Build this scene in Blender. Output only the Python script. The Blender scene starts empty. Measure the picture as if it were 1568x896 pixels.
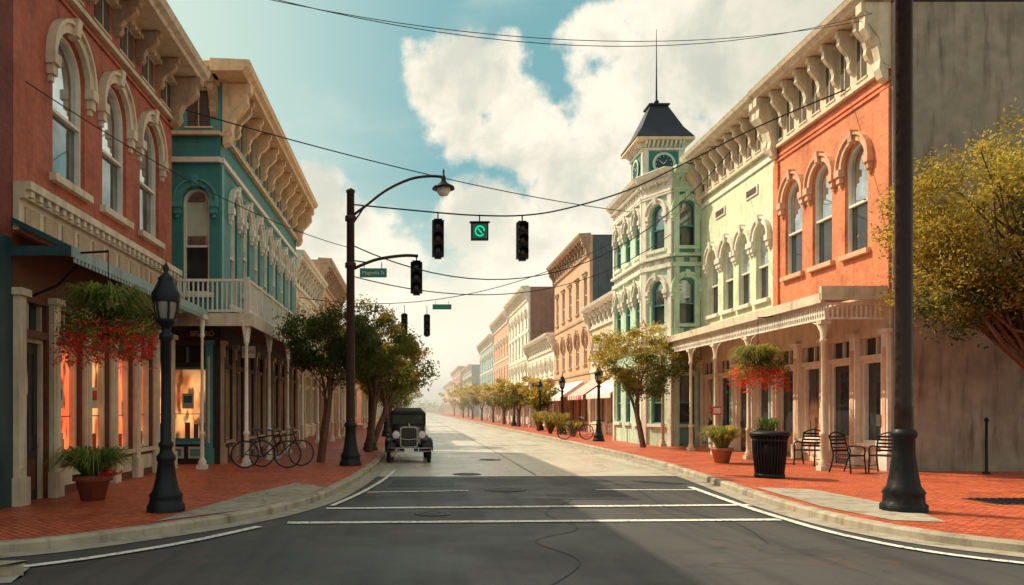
import bpy, math, random
from mathutils import Vector, Matrix
R=random.Random(11)
sc=bpy.context.scene
pi=math.pi
# ------------------------------------------------------------------ materials
MATS={}
def newmat(name):
    m=bpy.data.materials.new(name); m.use_nodes=True
    nt=m.node_tree; nt.nodes.clear()
    out=nt.nodes.new('ShaderNodeOutputMaterial')
    MATS[name]=m
    return m,nt,out
def N(nt,t,**k):
    n=nt.nodes.new(t)
    for a,b in k.items(): setattr(n,a,b)
    return n
def L(nt,a,b): nt.links.new(a,b)
def math_(nt,op,a,b=None,c=None,clamp=False):
    n=N(nt,'ShaderNodeMath',operation=op); n.use_clamp=clamp
    for i,v in enumerate((a,b,c)):
        if v is None: continue
        if isinstance(v,(int,float)): n.inputs[i].default_value=v
        else: L(nt,v,n.inputs[i])
    return n.outputs[0]
def mixc(nt,fac,a,b,blend='MIX'):
    n=N(nt,'ShaderNodeMix',data_type='RGBA',blend_type=blend)
    for sock,v in ((n.inputs[0],fac),(n.inputs[6],a),(n.inputs[7],b)):
        if isinstance(v,(int,float)): sock.default_value=v
        elif isinstance(v,(tuple,list)): sock.default_value=(v[0],v[1],v[2],1)
        else: L(nt,v,sock)
    return n.outputs[2]
def noise_(nt,vec,scale,detail=3,rough=.55):
    n=N(nt,'ShaderNodeTexNoise'); n.inputs['Scale'].default_value=scale
    n.inputs['Detail'].default_value=detail; n.inputs['Roughness'].default_value=rough
    if vec is not None: L(nt,vec,n.inputs['Vector'])
    return n.outputs['Fac']
def ramp(nt,f,lo,hi,a=0.,b=1.):
    n=N(nt,'ShaderNodeMapRange'); n.interpolation_type='SMOOTHSTEP'
    L(nt,f,n.inputs[0])
    for i,v in zip((1,2,3,4),(lo,hi,a,b)): n.inputs[i].default_value=v
    return n.outputs[0]
def scalevec(nt,vec,s):
    n=N(nt,'ShaderNodeVectorMath',operation='MULTIPLY'); L(nt,vec,n.inputs[0]); n.inputs[1].default_value=s
    return n.outputs[0]
def pos(nt): return N(nt,'ShaderNodeNewGeometry').outputs['Position']
def grime(nt,col,p,amt,dark=.5):
    st=noise_(nt,scalevec(nt,p,(2.2,2.2,.35)),1.6,4,.6)
    pt=noise_(nt,p,.55,3,.6)
    f=math_(nt,'MULTIPLY',ramp(nt,st,.46,.76),amt*.9)
    c=mixc(nt,f,col,tuple([dark*.75,dark*.60,dark*.42]),'MULTIPLY')
    f2=math_(nt,'MULTIPLY',ramp(nt,pt,.42,.72),amt*.5)
    return mixc(nt,f2,c,(dark*1.2,dark*1.1,dark),'MULTIPLY')
def pmat(name,col,rough=.65,var=.12,scale=6,bump=.15,bscale=30,metal=0.,spec=.4,dirt=.5,board=0):
    m,nt,out=newmat(name); p=pos(nt)
    b=N(nt,'ShaderNodeBsdfPrincipled')
    lo=tuple(c*(1-var) for c in col); hi=tuple(min(1,c*(1+var)) for c in col)
    nn=noise_(nt,p,scale)
    c=mixc(nt,ramp(nt,nn,.3,.7),lo,hi)
    if dirt>0: c=grime(nt,c,p,dirt)
    L(nt,c,b.inputs['Base Color'])
    r=ramp(nt,nn,.2,.8,max(.04,rough-.12),min(1,rough+.12)); L(nt,r,b.inputs['Roughness'])
    b.inputs['Metallic'].default_value=metal; b.inputs['Specular IOR Level'].default_value=spec
    h=noise_(nt,p,bscale)
    if board:
        s=N(nt,'ShaderNodeSeparateXYZ'); L(nt,p,s.inputs[0])
        f=math_(nt,'FRACT',math_(nt,'MULTIPLY',s.outputs[2],1/board))
        h=math_(nt,'ADD',math_(nt,'MULTIPLY',h,.25),math_(nt,'SUBTRACT',1.,f))
    bp=N(nt,'ShaderNodeBump'); bp.inputs['Strength'].default_value=min(1,bump*(2.5 if board else 1)); bp.inputs['Distance'].default_value=.02
    L(nt,h,bp.inputs['Height']); L(nt,bp.outputs[0],b.inputs['Normal'])
    L(nt,b.outputs[0],out.inputs[0]); return m
def brick(name,c1,c2,mort,flat=False,bw=.22,rh=.075,ms=.008,dirt=.5,bump=.6,rot=0):
    m,nt,out=newmat(name); p=pos(nt)
    b=N(nt,'ShaderNodeBsdfPrincipled')
    s=N(nt,'ShaderNodeSeparateXYZ'); L(nt,p,s.inputs[0])
    if flat:
        mp=N(nt,'ShaderNodeMapping'); mp.inputs['Rotation'].default_value=(0,0,rot); L(nt,p,mp.inputs[0]); vec=mp.outputs[0]
    else:
        g=N(nt,'ShaderNodeNewGeometry'); sn=N(nt,'ShaderNodeSeparateXYZ'); L(nt,g.outputs['Normal'],sn.inputs[0])
        f=math_(nt,'GREATER_THAN',math_(nt,'ABSOLUTE',sn.outputs[0]),math_(nt,'ABSOLUTE',sn.outputs[1]))
        u=math_(nt,'ADD',math_(nt,'MULTIPLY',s.outputs[1],f),math_(nt,'MULTIPLY',s.outputs[0],math_(nt,'SUBTRACT',1.,f)))
        cx=N(nt,'ShaderNodeCombineXYZ'); L(nt,u,cx.inputs[0]); L(nt,s.outputs[2],cx.inputs[1]); vec=cx.outputs[0]
    t=N(nt,'ShaderNodeTexBrick'); L(nt,vec,t.inputs['Vector'])
    for k,v in (('Color1',c1),('Color2',c2),('Mortar',mort)): t.inputs[k].default_value=(*v,1)
    t.inputs['Scale'].default_value=1; t.inputs['Mortar Size'].default_value=ms; t.inputs['Mortar Smooth'].default_value=.2
    t.inputs['Bias'].default_value=0; t.inputs['Brick Width'].default_value=bw; t.inputs['Row Height'].default_value=rh
    c=mixc(nt,ramp(nt,noise_(nt,p,1.1,4,.65),.38,.72,0,.65),t.outputs['Color'],tuple(x*.5 for x in c1))
    c=mixc(nt,ramp(nt,noise_(nt,p,9,3),.35,.7,0,.35),c,tuple(min(1,x*1.35) for x in c2))
    c=grime(nt,c,p,dirt)
    L(nt,c,b.inputs['Base Color']); b.inputs['Roughness'].default_value=.75 if not flat else .5
    h=math_(nt,'ADD',math_(nt,'SUBTRACT',1.,t.outputs['Fac']),math_(nt,'MULTIPLY',noise_(nt,p,60),.35))
    bp=N(nt,'ShaderNodeBump'); bp.inputs['Strength'].default_value=bump; bp.inputs['Distance'].default_value=.012
    L(nt,h,bp.inputs['Height']); L(nt,bp.outputs[0],b.inputs['Normal'])
    L(nt,b.outputs[0],out.inputs[0]); return m
def leafmat(name,c1,c2):
    m,nt,out=newmat(name); p=pos(nt)
    c=mixc(nt,ramp(nt,noise_(nt,p,2.3,2),.3,.7),c1,c2)
    g=N(nt,'ShaderNodeNewGeometry')
    c=mixc(nt,math_(nt,'MULTIPLY',g.outputs['Random Per Island'],.5),c,tuple(x*.6 for x in c1))
    d=N(nt,'ShaderNodeBsdfPrincipled'); d.inputs['Roughness'].default_value=.55; d.inputs['Specular IOR Level'].default_value=.3
    t=N(nt,'ShaderNodeBsdfTranslucent'); L(nt,c,d.inputs['Base Color'])
    L(nt,mixc(nt,.5,c,(min(1,c2[0]*2),min(1,c2[1]*1.7),c2[2]*.9)),t.inputs[0])
    mx=N(nt,'ShaderNodeMixShader'); mx.inputs[0].default_value=.5
    L(nt,d.outputs[0],mx.inputs[1]); L(nt,t.outputs[0],mx.inputs[2]); L(nt,mx.outputs[0],out.inputs[0])
def emat(name,col,strength):
    m,nt,out=newmat(name); e=N(nt,'ShaderNodeEmission'); e.inputs[0].default_value=(*col,1); e.inputs[1].default_value=strength
    L(nt,e.outputs[0],out.inputs[0])
def shopmat(name,a,b_,strength,scale=1.3):
    m,nt,out=newmat(name); p=pos(nt)
    s=N(nt,'ShaderNodeSeparateXYZ'); L(nt,p,s.inputs[0])
    n1=noise_(nt,scalevec(nt,p,(1,1.3,.6)),scale,2,.5)
    c=mixc(nt,ramp(nt,n1,.38,.62),b_,a)
    c=mixc(nt,ramp(nt,s.outputs[2],2.4,3.2,0,.8),c,(.02,.01,.006))
    c=mixc(nt,ramp(nt,noise_(nt,scalevec(nt,p,(3,3,1)),1.7,1,.4),.54,.66,0,.8),c,(.02,.012,.008))
    b=N(nt,'ShaderNodeBsdfPrincipled'); L(nt,mixc(nt,.7,c,(.02,.02,.02)),b.inputs['Base Color']); b.inputs['Roughness'].default_value=.05
    L(nt,c,b.inputs['Emission Color']); b.inputs['Emission Strength'].default_value=strength
    L(nt,b.outputs[0],out.inputs[0])
def glassmat(name,col,metal,rough=.04):
    m,nt,out=newmat(name); p=pos(nt)
    b=N(nt,'ShaderNodeBsdfPrincipled')
    c=mixc(nt,ramp(nt,noise_(nt,p,1.2,2),.35,.65),tuple(x*.6 for x in col),col); L(nt,c,b.inputs['Base Color'])
    b.inputs['Metallic'].default_value=metal; b.inputs['Roughness'].default_value=rough; b.inputs['Specular IOR Level'].default_value=.8
    bp=N(nt,'ShaderNodeBump'); bp.inputs['Strength'].default_value=.06; bp.inputs['Distance'].default_value=.05
    L(nt,noise_(nt,p,1.5,1),bp.inputs['Height']); L(nt,bp.outputs[0],b.inputs['Normal'])
    L(nt,b.outputs[0],out.inputs[0])

brick('brick_salmon',(.46,.10,.055),(.52,.14,.08),(.38,.14,.09),dirt=.45)
brick('brick_orange',(.70,.18,.07),(.76,.24,.10),(.62,.28,.16),dirt=.35)
brick('brick_dark',(.20,.035,.025),(.25,.05,.035),(.14,.06,.05))
brick('brick_far',(.28,.11,.07),(.34,.14,.09),(.28,.17,.12))
brick('paver',(.52,.078,.028),(.70,.155,.06),(.15,.05,.03),flat=True,bw=.21,rh=.105,ms=.013,dirt=.6,bump=.8,rot=.785)
pmat('stucco_grey',(.36,.32,.25),.85,.15,2,.3,25,dirt=.9)
pmat('cream_trim',(.72,.62,.46),.6,.08,5,dirt=.55)
pmat('white_trim',(.82,.77,.66),.6,.07,5,dirt=.4)
pmat('gold_trim',(.82,.58,.36),.6,.1,5,dirt=.45)
pmat('tan_trim',(.50,.35,.23),.6,.1,5,dirt=.6)
pmat('teal_wall',(.04,.21,.20),.6,.1,3,.5,30,board=.14,dirt=.35)
pmat('teal_dark',(.02,.06,.065),.5,.15,5)
pmat('teal_trim',(.10,.33,.32),.5,.1,5,dirt=.4)
pmat('awning_edge',(.30,.42,.40),.6,.1,5,dirt=.6)
pmat('mint_wall',(.64,.70,.48),.7,.08,3,.35,30,board=.16,dirt=.35)
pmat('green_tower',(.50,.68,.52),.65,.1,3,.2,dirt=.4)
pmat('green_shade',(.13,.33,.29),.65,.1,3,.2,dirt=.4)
pmat('cream_wall',(.74,.61,.43),.75,.08,3,.2,dirt=.4)
pmat('peach_wall',(.70,.41,.26),.75,.1,3,.2,dirt=.35)
pmat('white_wall',(.78,.75,.65),.75,.08,3,.2,dirt=.35)
pmat('blue_wall',(.36,.52,.52),.75,.08,3,.2,dirt=.35)
pmat('slate_wall',(.10,.13,.15),.6,.15,2,.2,dirt=.5)
pmat('slate_roof',(.022,.027,.045),.6,.2,6,.3)
pmat('roof_tar',(.12,.11,.10),.9,.2,3)
pmat('wood_brown',(.15,.05,.025),.55,.2,8,dirt=.4)
pmat('wood_dark',(.045,.028,.022),.5,.2,8,dirt=.3)
pmat('vent_dark',(.10,.07,.05),.8,.2,8,dirt=.4)
pmat('porch_roof',(.48,.38,.29),.6,.12,4,dirt=.6)
pmat('concrete',(.38,.34,.27),.85,.12,4,.3,60,dirt=.8)
pmat('kerb_stone',(.42,.37,.28),.85,.14,3,.3,50,dirt=1.)
pmat('ground_mat',(.10,.12,.05),.95,.3,1,.2)
pmat('iron_black',(.006,.007,.009),.5,.25,12,.12,80,spec=.3,dirt=.2)
pmat('iron_blue',(.006,.010,.014),.45,.25,12,.12,80,spec=.3,dirt=.2)
pmat('pole_brown',(.035,.018,.013),.5,.25,10,.15,spec=.35,dirt=.3)
pmat('bronze_pole',(.022,.009,.006),.36,.25,10,.10,spec=.35,dirt=.2)
pmat('wire_black',(.010,.010,.010),.6,.1,dirt=0)
pmat('car_paint',(.006,.008,.014),.28,.1,4,0.02,spec=.35,dirt=.1)
pmat('rubber',(.02,.019,.018),.85,.2,20,dirt=.2)
pmat('chrome',(.38,.36,.33),.22,.1,20,0.02,metal=1.,dirt=.3)
pmat('steel_grey',(.25,.25,.25),.35,.1,20,metal=.8,dirt=.2)
pmat('canvas_top',(.035,.03,.028),.8,.1,20)
pmat('terracotta',(.26,.08,.04),.75,.15,8)
pmat('pot_tan',(.44,.21,.11),.75,.15,8)
pmat('awning_white',(.82,.78,.68),.8,.06,5)
pmat('awning_red',(.65,.05,.035),.8,.1,5)
pmat('awning_teal',(.02,.07,.08),.6,.15,5)
pmat('sign_green',(.02,.22,.15),.4,.1,5,dirt=.2)
pmat('sign_white',(.75,.75,.72),.5,.05,5,dirt=.2)
pmat('bark',(.13,.075,.045),.9,.3,10,.8,18)
pmat('manhole',(.035,.028,.022),.5,.3,30,.6,60)
pmat('tar_patch',(.020,.020,.022),.55,.3,8,.4,60)
pmat('lens_dark',(.03,.02,.015),.2,.2,20)
pmat('goods_red',(.6,.05,.03),.5,.2,9); pmat('goods_cream',(.75,.6,.35),.6,.1,9); pmat('goods_blue',(.06,.16,.28),.5,.1,9); pmat('goods_brown',(.28,.12,.05),.6,.1,9)
leafmat('leaf_olive',(.060,.080,.018),(.14,.16,.035)); leafmat('leaf_dark',(.028,.045,.015),(.07,.095,.025)); leafmat('leaf_gold',(.17,.14,.025),(.34,.27,.055))
leafmat('leaf_yellow',(.30,.26,.05),(.48,.40,.10))
leafmat('leaf_green',(.06,.14,.035),(.15,.26,.06)); leafmat('leaf_pale',(.25,.30,.08),(.44,.46,.15))
leafmat('flower_red',(.72,.02,.03),(.82,.05,.05)); leafmat('flower_orange',(.8,.12,.05),(.85,.22,.08))
glassmat('glass',(.70,.80,.82),.92); glassmat('glass_mid',(.34,.40,.42),.8); glassmat('glass_dark',(.05,.06,.065),.25); glassmat('car_glass',(.04,.045,.045),.3)
pmat('blind',(.60,.58,.46),.8,.06,3,.5,30,board=.05,dirt=.2)
shopmat('shop_warm',(1.,.46,.15),(.40,.09,.025),1.25); shopmat('shop_dim',(.30,.12,.05),(.035,.02,.015),.5); shopmat('shop_red',(1.,.24,.07),(.85,.12,.035),1.4)
emat('green_glow',(.02,.85,.45),1.1)
m,nt,out=newmat('lamp_glass'); b=N(nt,'ShaderNodeBsdfPrincipled'); b.inputs['Base Color'].default_value=(.25,.22,.18,1); b.inputs['Roughness'].default_value=.2; L(nt,b.outputs[0],out.inputs[0])
def roadmat(name,a,b_,fleck,streak,stain,rlo,rhi,crack=.75,bs=.5,spec=.5):
    m,nt,out=newmat(name); p=pos(nt); b=N(nt,'ShaderNodeBsdfPrincipled')
    c=mixc(nt,ramp(nt,noise_(nt,p,.35,5,.6),.3,.7),a,b_)
    c=mixc(nt,ramp(nt,noise_(nt,p,120,2),.35,.7,0,.6),c,fleck)
    c=mixc(nt,ramp(nt,noise_(nt,scalevec(nt,p,(2.2,.10,1)),1,4,.6),.45,.68,0,.6),c,streak)
    c=mixc(nt,ramp(nt,noise_(nt,p,1.4,4,.7),.58,.72,0,.6),c,stain)
    v=N(nt,'ShaderNodeTexVoronoi',feature='DISTANCE_TO_EDGE'); v.inputs['Scale'].default_value=.26
    dd=N(nt,'ShaderNodeVectorMath',operation='ADD'); nn=N(nt,'ShaderNodeTexNoise'); nn.inputs['Scale'].default_value=.9; L(nt,p,nn.inputs['Vector']); L(nt,p,dd.inputs[0]); L(nt,scalevec(nt,nn.outputs['Color'],(2.2,2.2,0)),dd.inputs[1]); L(nt,dd.outputs[0],v.inputs['Vector'])
    c=mixc(nt,ramp(nt,v.outputs['Distance'],.001,.005,crack,0),c,tuple(x*.4 for x in a))
    L(nt,c,b.inputs['Base Color']); L(nt,ramp(nt,noise_(nt,p,.6,3),.3,.7,rlo,rhi),b.inputs['Roughness']); b.inputs['Specular IOR Level'].default_value=spec
    bp=N(nt,'ShaderNodeBump'); bp.inputs['Strength'].default_value=bs; bp.inputs['Distance'].default_value=.01; L(nt,noise_(nt,p,90,3),bp.inputs['Height']); L(nt,bp.outputs[0],b.inputs['Normal']); L(nt,b.outputs[0],out.inputs[0])
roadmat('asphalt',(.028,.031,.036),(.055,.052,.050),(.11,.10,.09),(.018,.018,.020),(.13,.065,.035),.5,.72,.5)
roadmat('asphalt_sunlit',(.48,.44,.36),(.58,.54,.45),(.62,.57,.48),(.38,.34,.27),(.36,.29,.22),.25,.42,.4,.12,.7)  # separate paler surfacing, its colour raised further to paint in sunlight on the street
m,nt,out=newmat('road_paint'); p=pos(nt); b=N(nt,'ShaderNodeBsdfPrincipled')
f=ramp(nt,noise_(nt,p,14,6,.75),.50,.60); f=math_(nt,'MULTIPLY',f,ramp(nt,noise_(nt,p,1.3,3),.35,.65,.4,1.))
L(nt,mixc(nt,f,(.8,.77,.68),(.12,.11,.10)),b.inputs['Base Color']); b.inputs['Roughness'].default_value=.65; L(nt,b.outputs[0],out.inputs[0])

# ------------------------------------------------------------------ mesh builder
class MB:
    def __init__(s,name,part='body'): s.name=name; s.parts={}; s.cur=part; s.M=None
    def part(s,p): s.cur=p; return s
    def add(s,vs,fs,mat,smooth=False):
        d=s.parts.setdefault(s.cur,([],[],[],[],[]))
        o=len(d[0])
        if s.M is not None: vs=[tuple(s.M@Vector(v)) for v in vs]
        d[0].extend(vs)
        if mat not in d[4]: d[4].append(mat)
        mi=d[4].index(mat)
        for f in fs: d[1].append(tuple(i+o for i in f)); d[2].append(mi); d[3].append(smooth)
    def box(s,x0,x1,y0,y1,z0,z1,mat):
        s.add([(x0,y0,z0),(x1,y0,z0),(x1,y1,z0),(x0,y1,z0),(x0,y0,z1),(x1,y0,z1),(x1,y1,z1),(x0,y1,z1)],
              [(0,3,2,1),(4,5,6,7),(0,1,5,4),(1,2,6,5),(2,3,7,6),(3,0,4,7)],mat)
    def tube(s,pts,rad,mat,n=8,cap=True):
        pts=[Vector(p) for p in pts]
        if isinstance(rad,(int,float)): rad=[rad]*len(pts)
        vs=[];fs=[]; prev=None
        for i,p in enumerate(pts):
            t=(pts[min(i+1,len(pts)-1)]-pts[max(i-1,0)])
            if t.length<1e-9: t=Vector((0,0,1))
            t.normalize()
            if prev is None: a=t.cross(Vector((0,0,1)) if abs(t.z)<.9 else Vector((1,0,0))).normalized()
            else:
                a=prev-t*prev.dot(t); a.normalize()
            prev=a; b=t.cross(a)
            for k in range(n):
                an=2*pi*k/n; vs.append(tuple(p+(a*math.cos(an)+b*math.sin(an))*rad[i]))
        for i in range(len(pts)-1):
            for k in range(n):
                fs.append((i*n+k,i*n+(k+1)%n,(i+1)*n+(k+1)%n,(i+1)*n+k))
        s.add(vs,fs,mat,True)
        if cap and n>2:
            s.add(vs[:n],[tuple(range(n))],mat); s.add(vs[-n:],[tuple(range(n))],mat)
    def lathe(s,prof,mat,loc=(0,0,0),n=20,axis='z',smooth=True,flute=0,fl=.0):
        vs=[];fs=[]
        for (r,z) in prof:
            for k in range(n):
                a=2*pi*k/n; rr=r*(1-fl*(k%2)) if flute else r
                q=(rr*math.cos(a),rr*math.sin(a),z)
                if axis=='x': q=(q[2],q[0],q[1])
                elif axis=='y': q=(q[0],q[2],q[1])
                vs.append((q[0]+loc[0],q[1]+loc[1],q[2]+loc[2]))
        m=len(prof)
        for i in range(m-1):
            for k in range(n): fs.append((i*n+k,i*n+(k+1)%n,(i+1)*n+(k+1)%n,(i+1)*n+k))
        s.add(vs,fs,mat,smooth)
        for i,rv in ((0,1),(m-1,0)):
            if prof[i][0]>1e-4: s.add(vs[i*n:(i+1)*n],[tuple(range(n))],mat)
    def loft(s,loops,mat,smooth=False,cap=True):
        n=len(loops[0]); vs=[p for l in loops for p in l]; fs=[]
        for i in range(len(loops)-1):
            for k in range(n): fs.append((i*n+k,i*n+(k+1)%n,(i+1)*n+(k+1)%n,(i+1)*n+k))
        s.add(vs,fs,mat,smooth)
        if cap: s.add(loops[0],[tuple(range(n))],mat); s.add(loops[-1],[tuple(range(n))],mat)
    def finish(s):
        objs=[]
        for pn,(v,f,mi,sm,ml) in s.parts.items():
            me=bpy.data.meshes.new(s.name+'_'+pn); me.from_pydata(v,[],f); me.update()
            for k in ml: me.materials.append(MATS[k])
            me.polygons.foreach_set('material_index',mi); me.polygons.foreach_set('use_smooth',sm)
            o=bpy.data.objects.new(pn if len(s.parts)>1 else s.name,me); sc.collection.objects.link(o); objs.append(o)
        if len(objs)==1: return objs[0]
        e=bpy.data.objects.new(s.name,None); sc.collection.objects.link(e)
        for o in objs: o.parent=e
        return e
class Fr:
    def __init__(s,o,sd,nd): s.o=o; s.s=sd; s.n=nd
    def P(s,a,n,z): return (s.o[0]+s.s[0]*a+s.n[0]*n, s.o[1]+s.s[1]*a+s.n[1]*n, z)
def fbox(mb,F,s0,s1,n0,n1,z0,z1,mat):
    v=[F.P(a,b,c) for c in (z0,z1) for (a,b) in ((s0,n0),(s1,n0),(s1,n1),(s0,n1))]
    mb.add(v,[(0,3,2,1),(4,5,6,7),(0,1,5,4),(1,2,6,5),(2,3,7,6),(3,0,4,7)],mat)
def nprism(mb,F,poly,s0,s1,mat):
    n=len(poly); v=[F.P(s0,a,z) for a,z in poly]+[F.P(s1,a,z) for a,z in poly]
    mb.add(v,[tuple(range(n)),tuple(range(n,2*n))]+[(i,(i+1)%n,(i+1)%n+n,i+n) for i in range(n)],mat)
def arc(scn,zs,r,k=12): return [(scn-r*math.cos(pi*i/k),zs+r*math.sin(pi*i/k)) for i in range(k+1)]
def ring(mb,F,scn,zs,r0,r1,n0,n1,mat,k=12):
    a=arc(scn,zs,r0,k); b=arc(scn,zs,r1,k)
    for i in range(k):
        q=[a[i],a[i+1],b[i+1],b[i]]
        v=[F.P(x,n0,z) for x,z in q]+[F.P(x,n1,z) for x,z in q]
        mb.add(v,[(4,5,6,7),(0,1,5,4),(2,3,7,6)]+([(3,0,4,7)] if i==0 else [])+([(1,2,6,5)] if i==k-1 else []),mat)
TH=.22
def wall(mb,F,s0,s1,z0,z1,ops,mat):
    mb.part('walls'); cur=s0
    for (c,w,zb,zt,ar) in sorted(ops):
        a,b=c-w/2,c+w/2
        if a>cur+1e-4: fbox(mb,F,cur,a,-TH,0,z0,z1,mat)
        if zb>z0+1e-4: fbox(mb,F,a,b,-TH,0,z0,zb,mat)
        if zt<z1-1e-4: fbox(mb,F,a,b,-TH,0,zt,z1,mat)
        if ar:
            r=w/2; zs=zt-r; pts=arc(c,zs,r)
            for i in range(12):
                (p0,q0),(p1,q1)=pts[i],pts[i+1]
                mb.add([F.P(p0,0,q0),F.P(p1,0,q1),F.P(p1,0,zt),F.P(p0,0,zt)],[(0,1,2,3)],mat)
                mb.add([F.P(p0,0,q0),F.P(p1,0,q1),F.P(p1,-TH,q1),F.P(p0,-TH,q0)],[(0,1,2,3)],mat)
        cur=b
    if s1>cur+1e-4: fbox(mb,F,cur,s1,-TH,0,z0,z1,mat)
def window(mb,F,c,w,zb,zt,ar,frame='white_trim',hood=None,glass='glass',sill=None,blind=0,mull=False,low='glass_dark'):
    mb.part('windows'); r=w/2; zs=zt-r if ar else zt; zm=zb+(zt-zb)*.45
    top=arc(c,zs,r) if ar else [(c-r,zt),(c+r,zt)]
    poly=[(c-r,zm)]+top+[(c+r,zm)]
    mb.add([F.P(x,-.165,z) for x,z in poly],[tuple(range(len(poly)))],glass)
    mb.add([F.P(x,-.185,z) for x,z in ((c-r,zb),(c+r,zb),(c+r,zm),(c-r,zm))],[(0,1,2,3)],low)
    t=.06
    fbox(mb,F,c-r,c-r+t,-.2,-.08,zb,zs,frame); fbox(mb,F,c+r-t,c+r,-.2,-.08,zb,zs,frame)
    fbox(mb,F,c-r+t,c+r-t,-.2,-.082,zb,zb+t,frame); fbox(mb,F,c-r+t,c+r-t,-.2,-.09,zm-.03,zm+.03,frame)
    if ar: ring(mb,F,c,zs,r-t,r,-.2,-.08,frame)
    else: fbox(mb,F,c-r+t,c+r-t,-.2,-.082,zt-t,zt,frame)
    if mull: fbox(mb,F,c-.02,c+.02,-.2,-.11,zb+t,zt-t,frame)
    if blind:
        fbox(mb,F,c-r+t,c+r-t,-.2,-.15,zs-blind,zs,'blind')
    if sill: fbox(mb,F,c-r-.14,c+r+.14,-.08,.13,zb-.14,zb-.002,sill)
    if hood:
        mb.part('trim')
        if ar:
            ring(mb,F,c,zs,r+.03,r+.20,0,.11,hood); ring(mb,F,c,zs,r+.20,r+.27,0,.17,hood)
            for sg in (-1,1):
                x=c+sg*(r+.15); fbox(mb,F,x-.13,x+.13,0,.18,zs-.2,zs-.002,hood); fbox(mb,F,x-.09,x+.09,0,.13,zs-.38,zs-.2,hood); fbox(mb,F,x-.05,x+.05,0,.08,zs-.5,zs-.38,hood)
            nprism(mb,F,[(.0,zs+r-.02),(.19,zs+r+.02),(.23,zs+r+.34),(0,zs+r+.34)],c-.09,c+.09,hood)
        else:
            fbox(mb,F,c-r-.12,c+r+.12,0,.12,zt+.03,zt+.2,hood); fbox(mb,F,c-r-.18,c+r+.18,0,.2,zt+.2,zt+.28,hood)
BR=[(0,0),(1,0),(1,-.13),(.86,-.17),(.88,-.32),(.66,-.45),(.42,-.55),(.30,-.72),(.34,-.84),(.22,-.95),(0,-1)]
def bracket(mb,F,s,zt,d,h,w,mat,n0=.06):
    nprism(mb,F,[(n0+a*d,zt+b*h) for a,b in BR],s-w/2,s+w/2,mat)
    nprism(mb,F,[(n0+a*d*.86,zt+b*h*.8-.03) for a,b in BR],s-w/2-.03,s+w/2+.03,mat)
def cornice(mb,F,s0,s1,zt,d,h,mat,sp=.8,bw=.16,frieze=None,vents=True,big=True,e0=.0,e1=.0,bmat=None,bd=.78):
    mb.part('cornice'); bm=bmat or mat
    nprism(mb,F,[(-.1,zt-.28),(d-.22,zt-.28),(d-.18,zt-.2),(d-.06,zt-.14),(d-.02,zt-.04),(d,zt),(d-.03,zt+.03),(-.1,zt+.08)],s0-e0,s1+e1,mat)
    fbox(mb,F,s0,s1,0,.06,zt-h,zt-.28,frieze or mat)
    fbox(mb,F,s0,s1,0,.14,zt-h-.1,zt-h,mat)
    fbox(mb,F,s0,s1,.06,.2,zt-.42,zt-.28,mat)
    n=max(2,int(round((s1-s0)/sp))); st=(s1-s0)/n
    for i in range(n+1):
        s=s0+st*i; s=min(max(s,s0+bw),s1-bw)
        bb=big and i in (0,n)
        bracket(mb,F,s,zt-.29,(d-.3)*(bd if not bb else 1.1),(h-.35)*(bd if not bb else 1.3),bw*(1. if not bb else 1.8),bm)
        if i<n and vents:
            c=s0+st*(i+.5); fbox(mb,F,c-st*.27,c+st*.27,.06,.075,zt-h+.16,zt-.55,'vent_dark')
            fbox(mb,F,c-st*.33,c+st*.33,.06,.095,zt-h+.1,zt-h+.15,mat); fbox(mb,F,c-st*.33,c+st*.33,.06,.095,zt-.54,zt-.49,mat)
            fbox(mb,F,c-.015,c+.015,.075,.09,zt-h+.16,zt-.55,mat)
    k=int((s1-s0)/.22)
    for i in range(k): s=s0+(i+.5)*(s1-s0)/k; fbox(mb,F,s-.05,s+.05,.06,.26,zt-.52,zt-.42,mat)
def body(mb,F,s0,s1,D,z0,zt,mat,roof='roof_tar'):
    mb.part('walls'); fbox(mb,F,s0,s1,-D,-TH-.002,z0,zt,mat)
    mb.part('roof'); fbox(mb,F,s0+.1,s1-.1,-D+.1,-.1,zt,zt+.06,roof)
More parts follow.
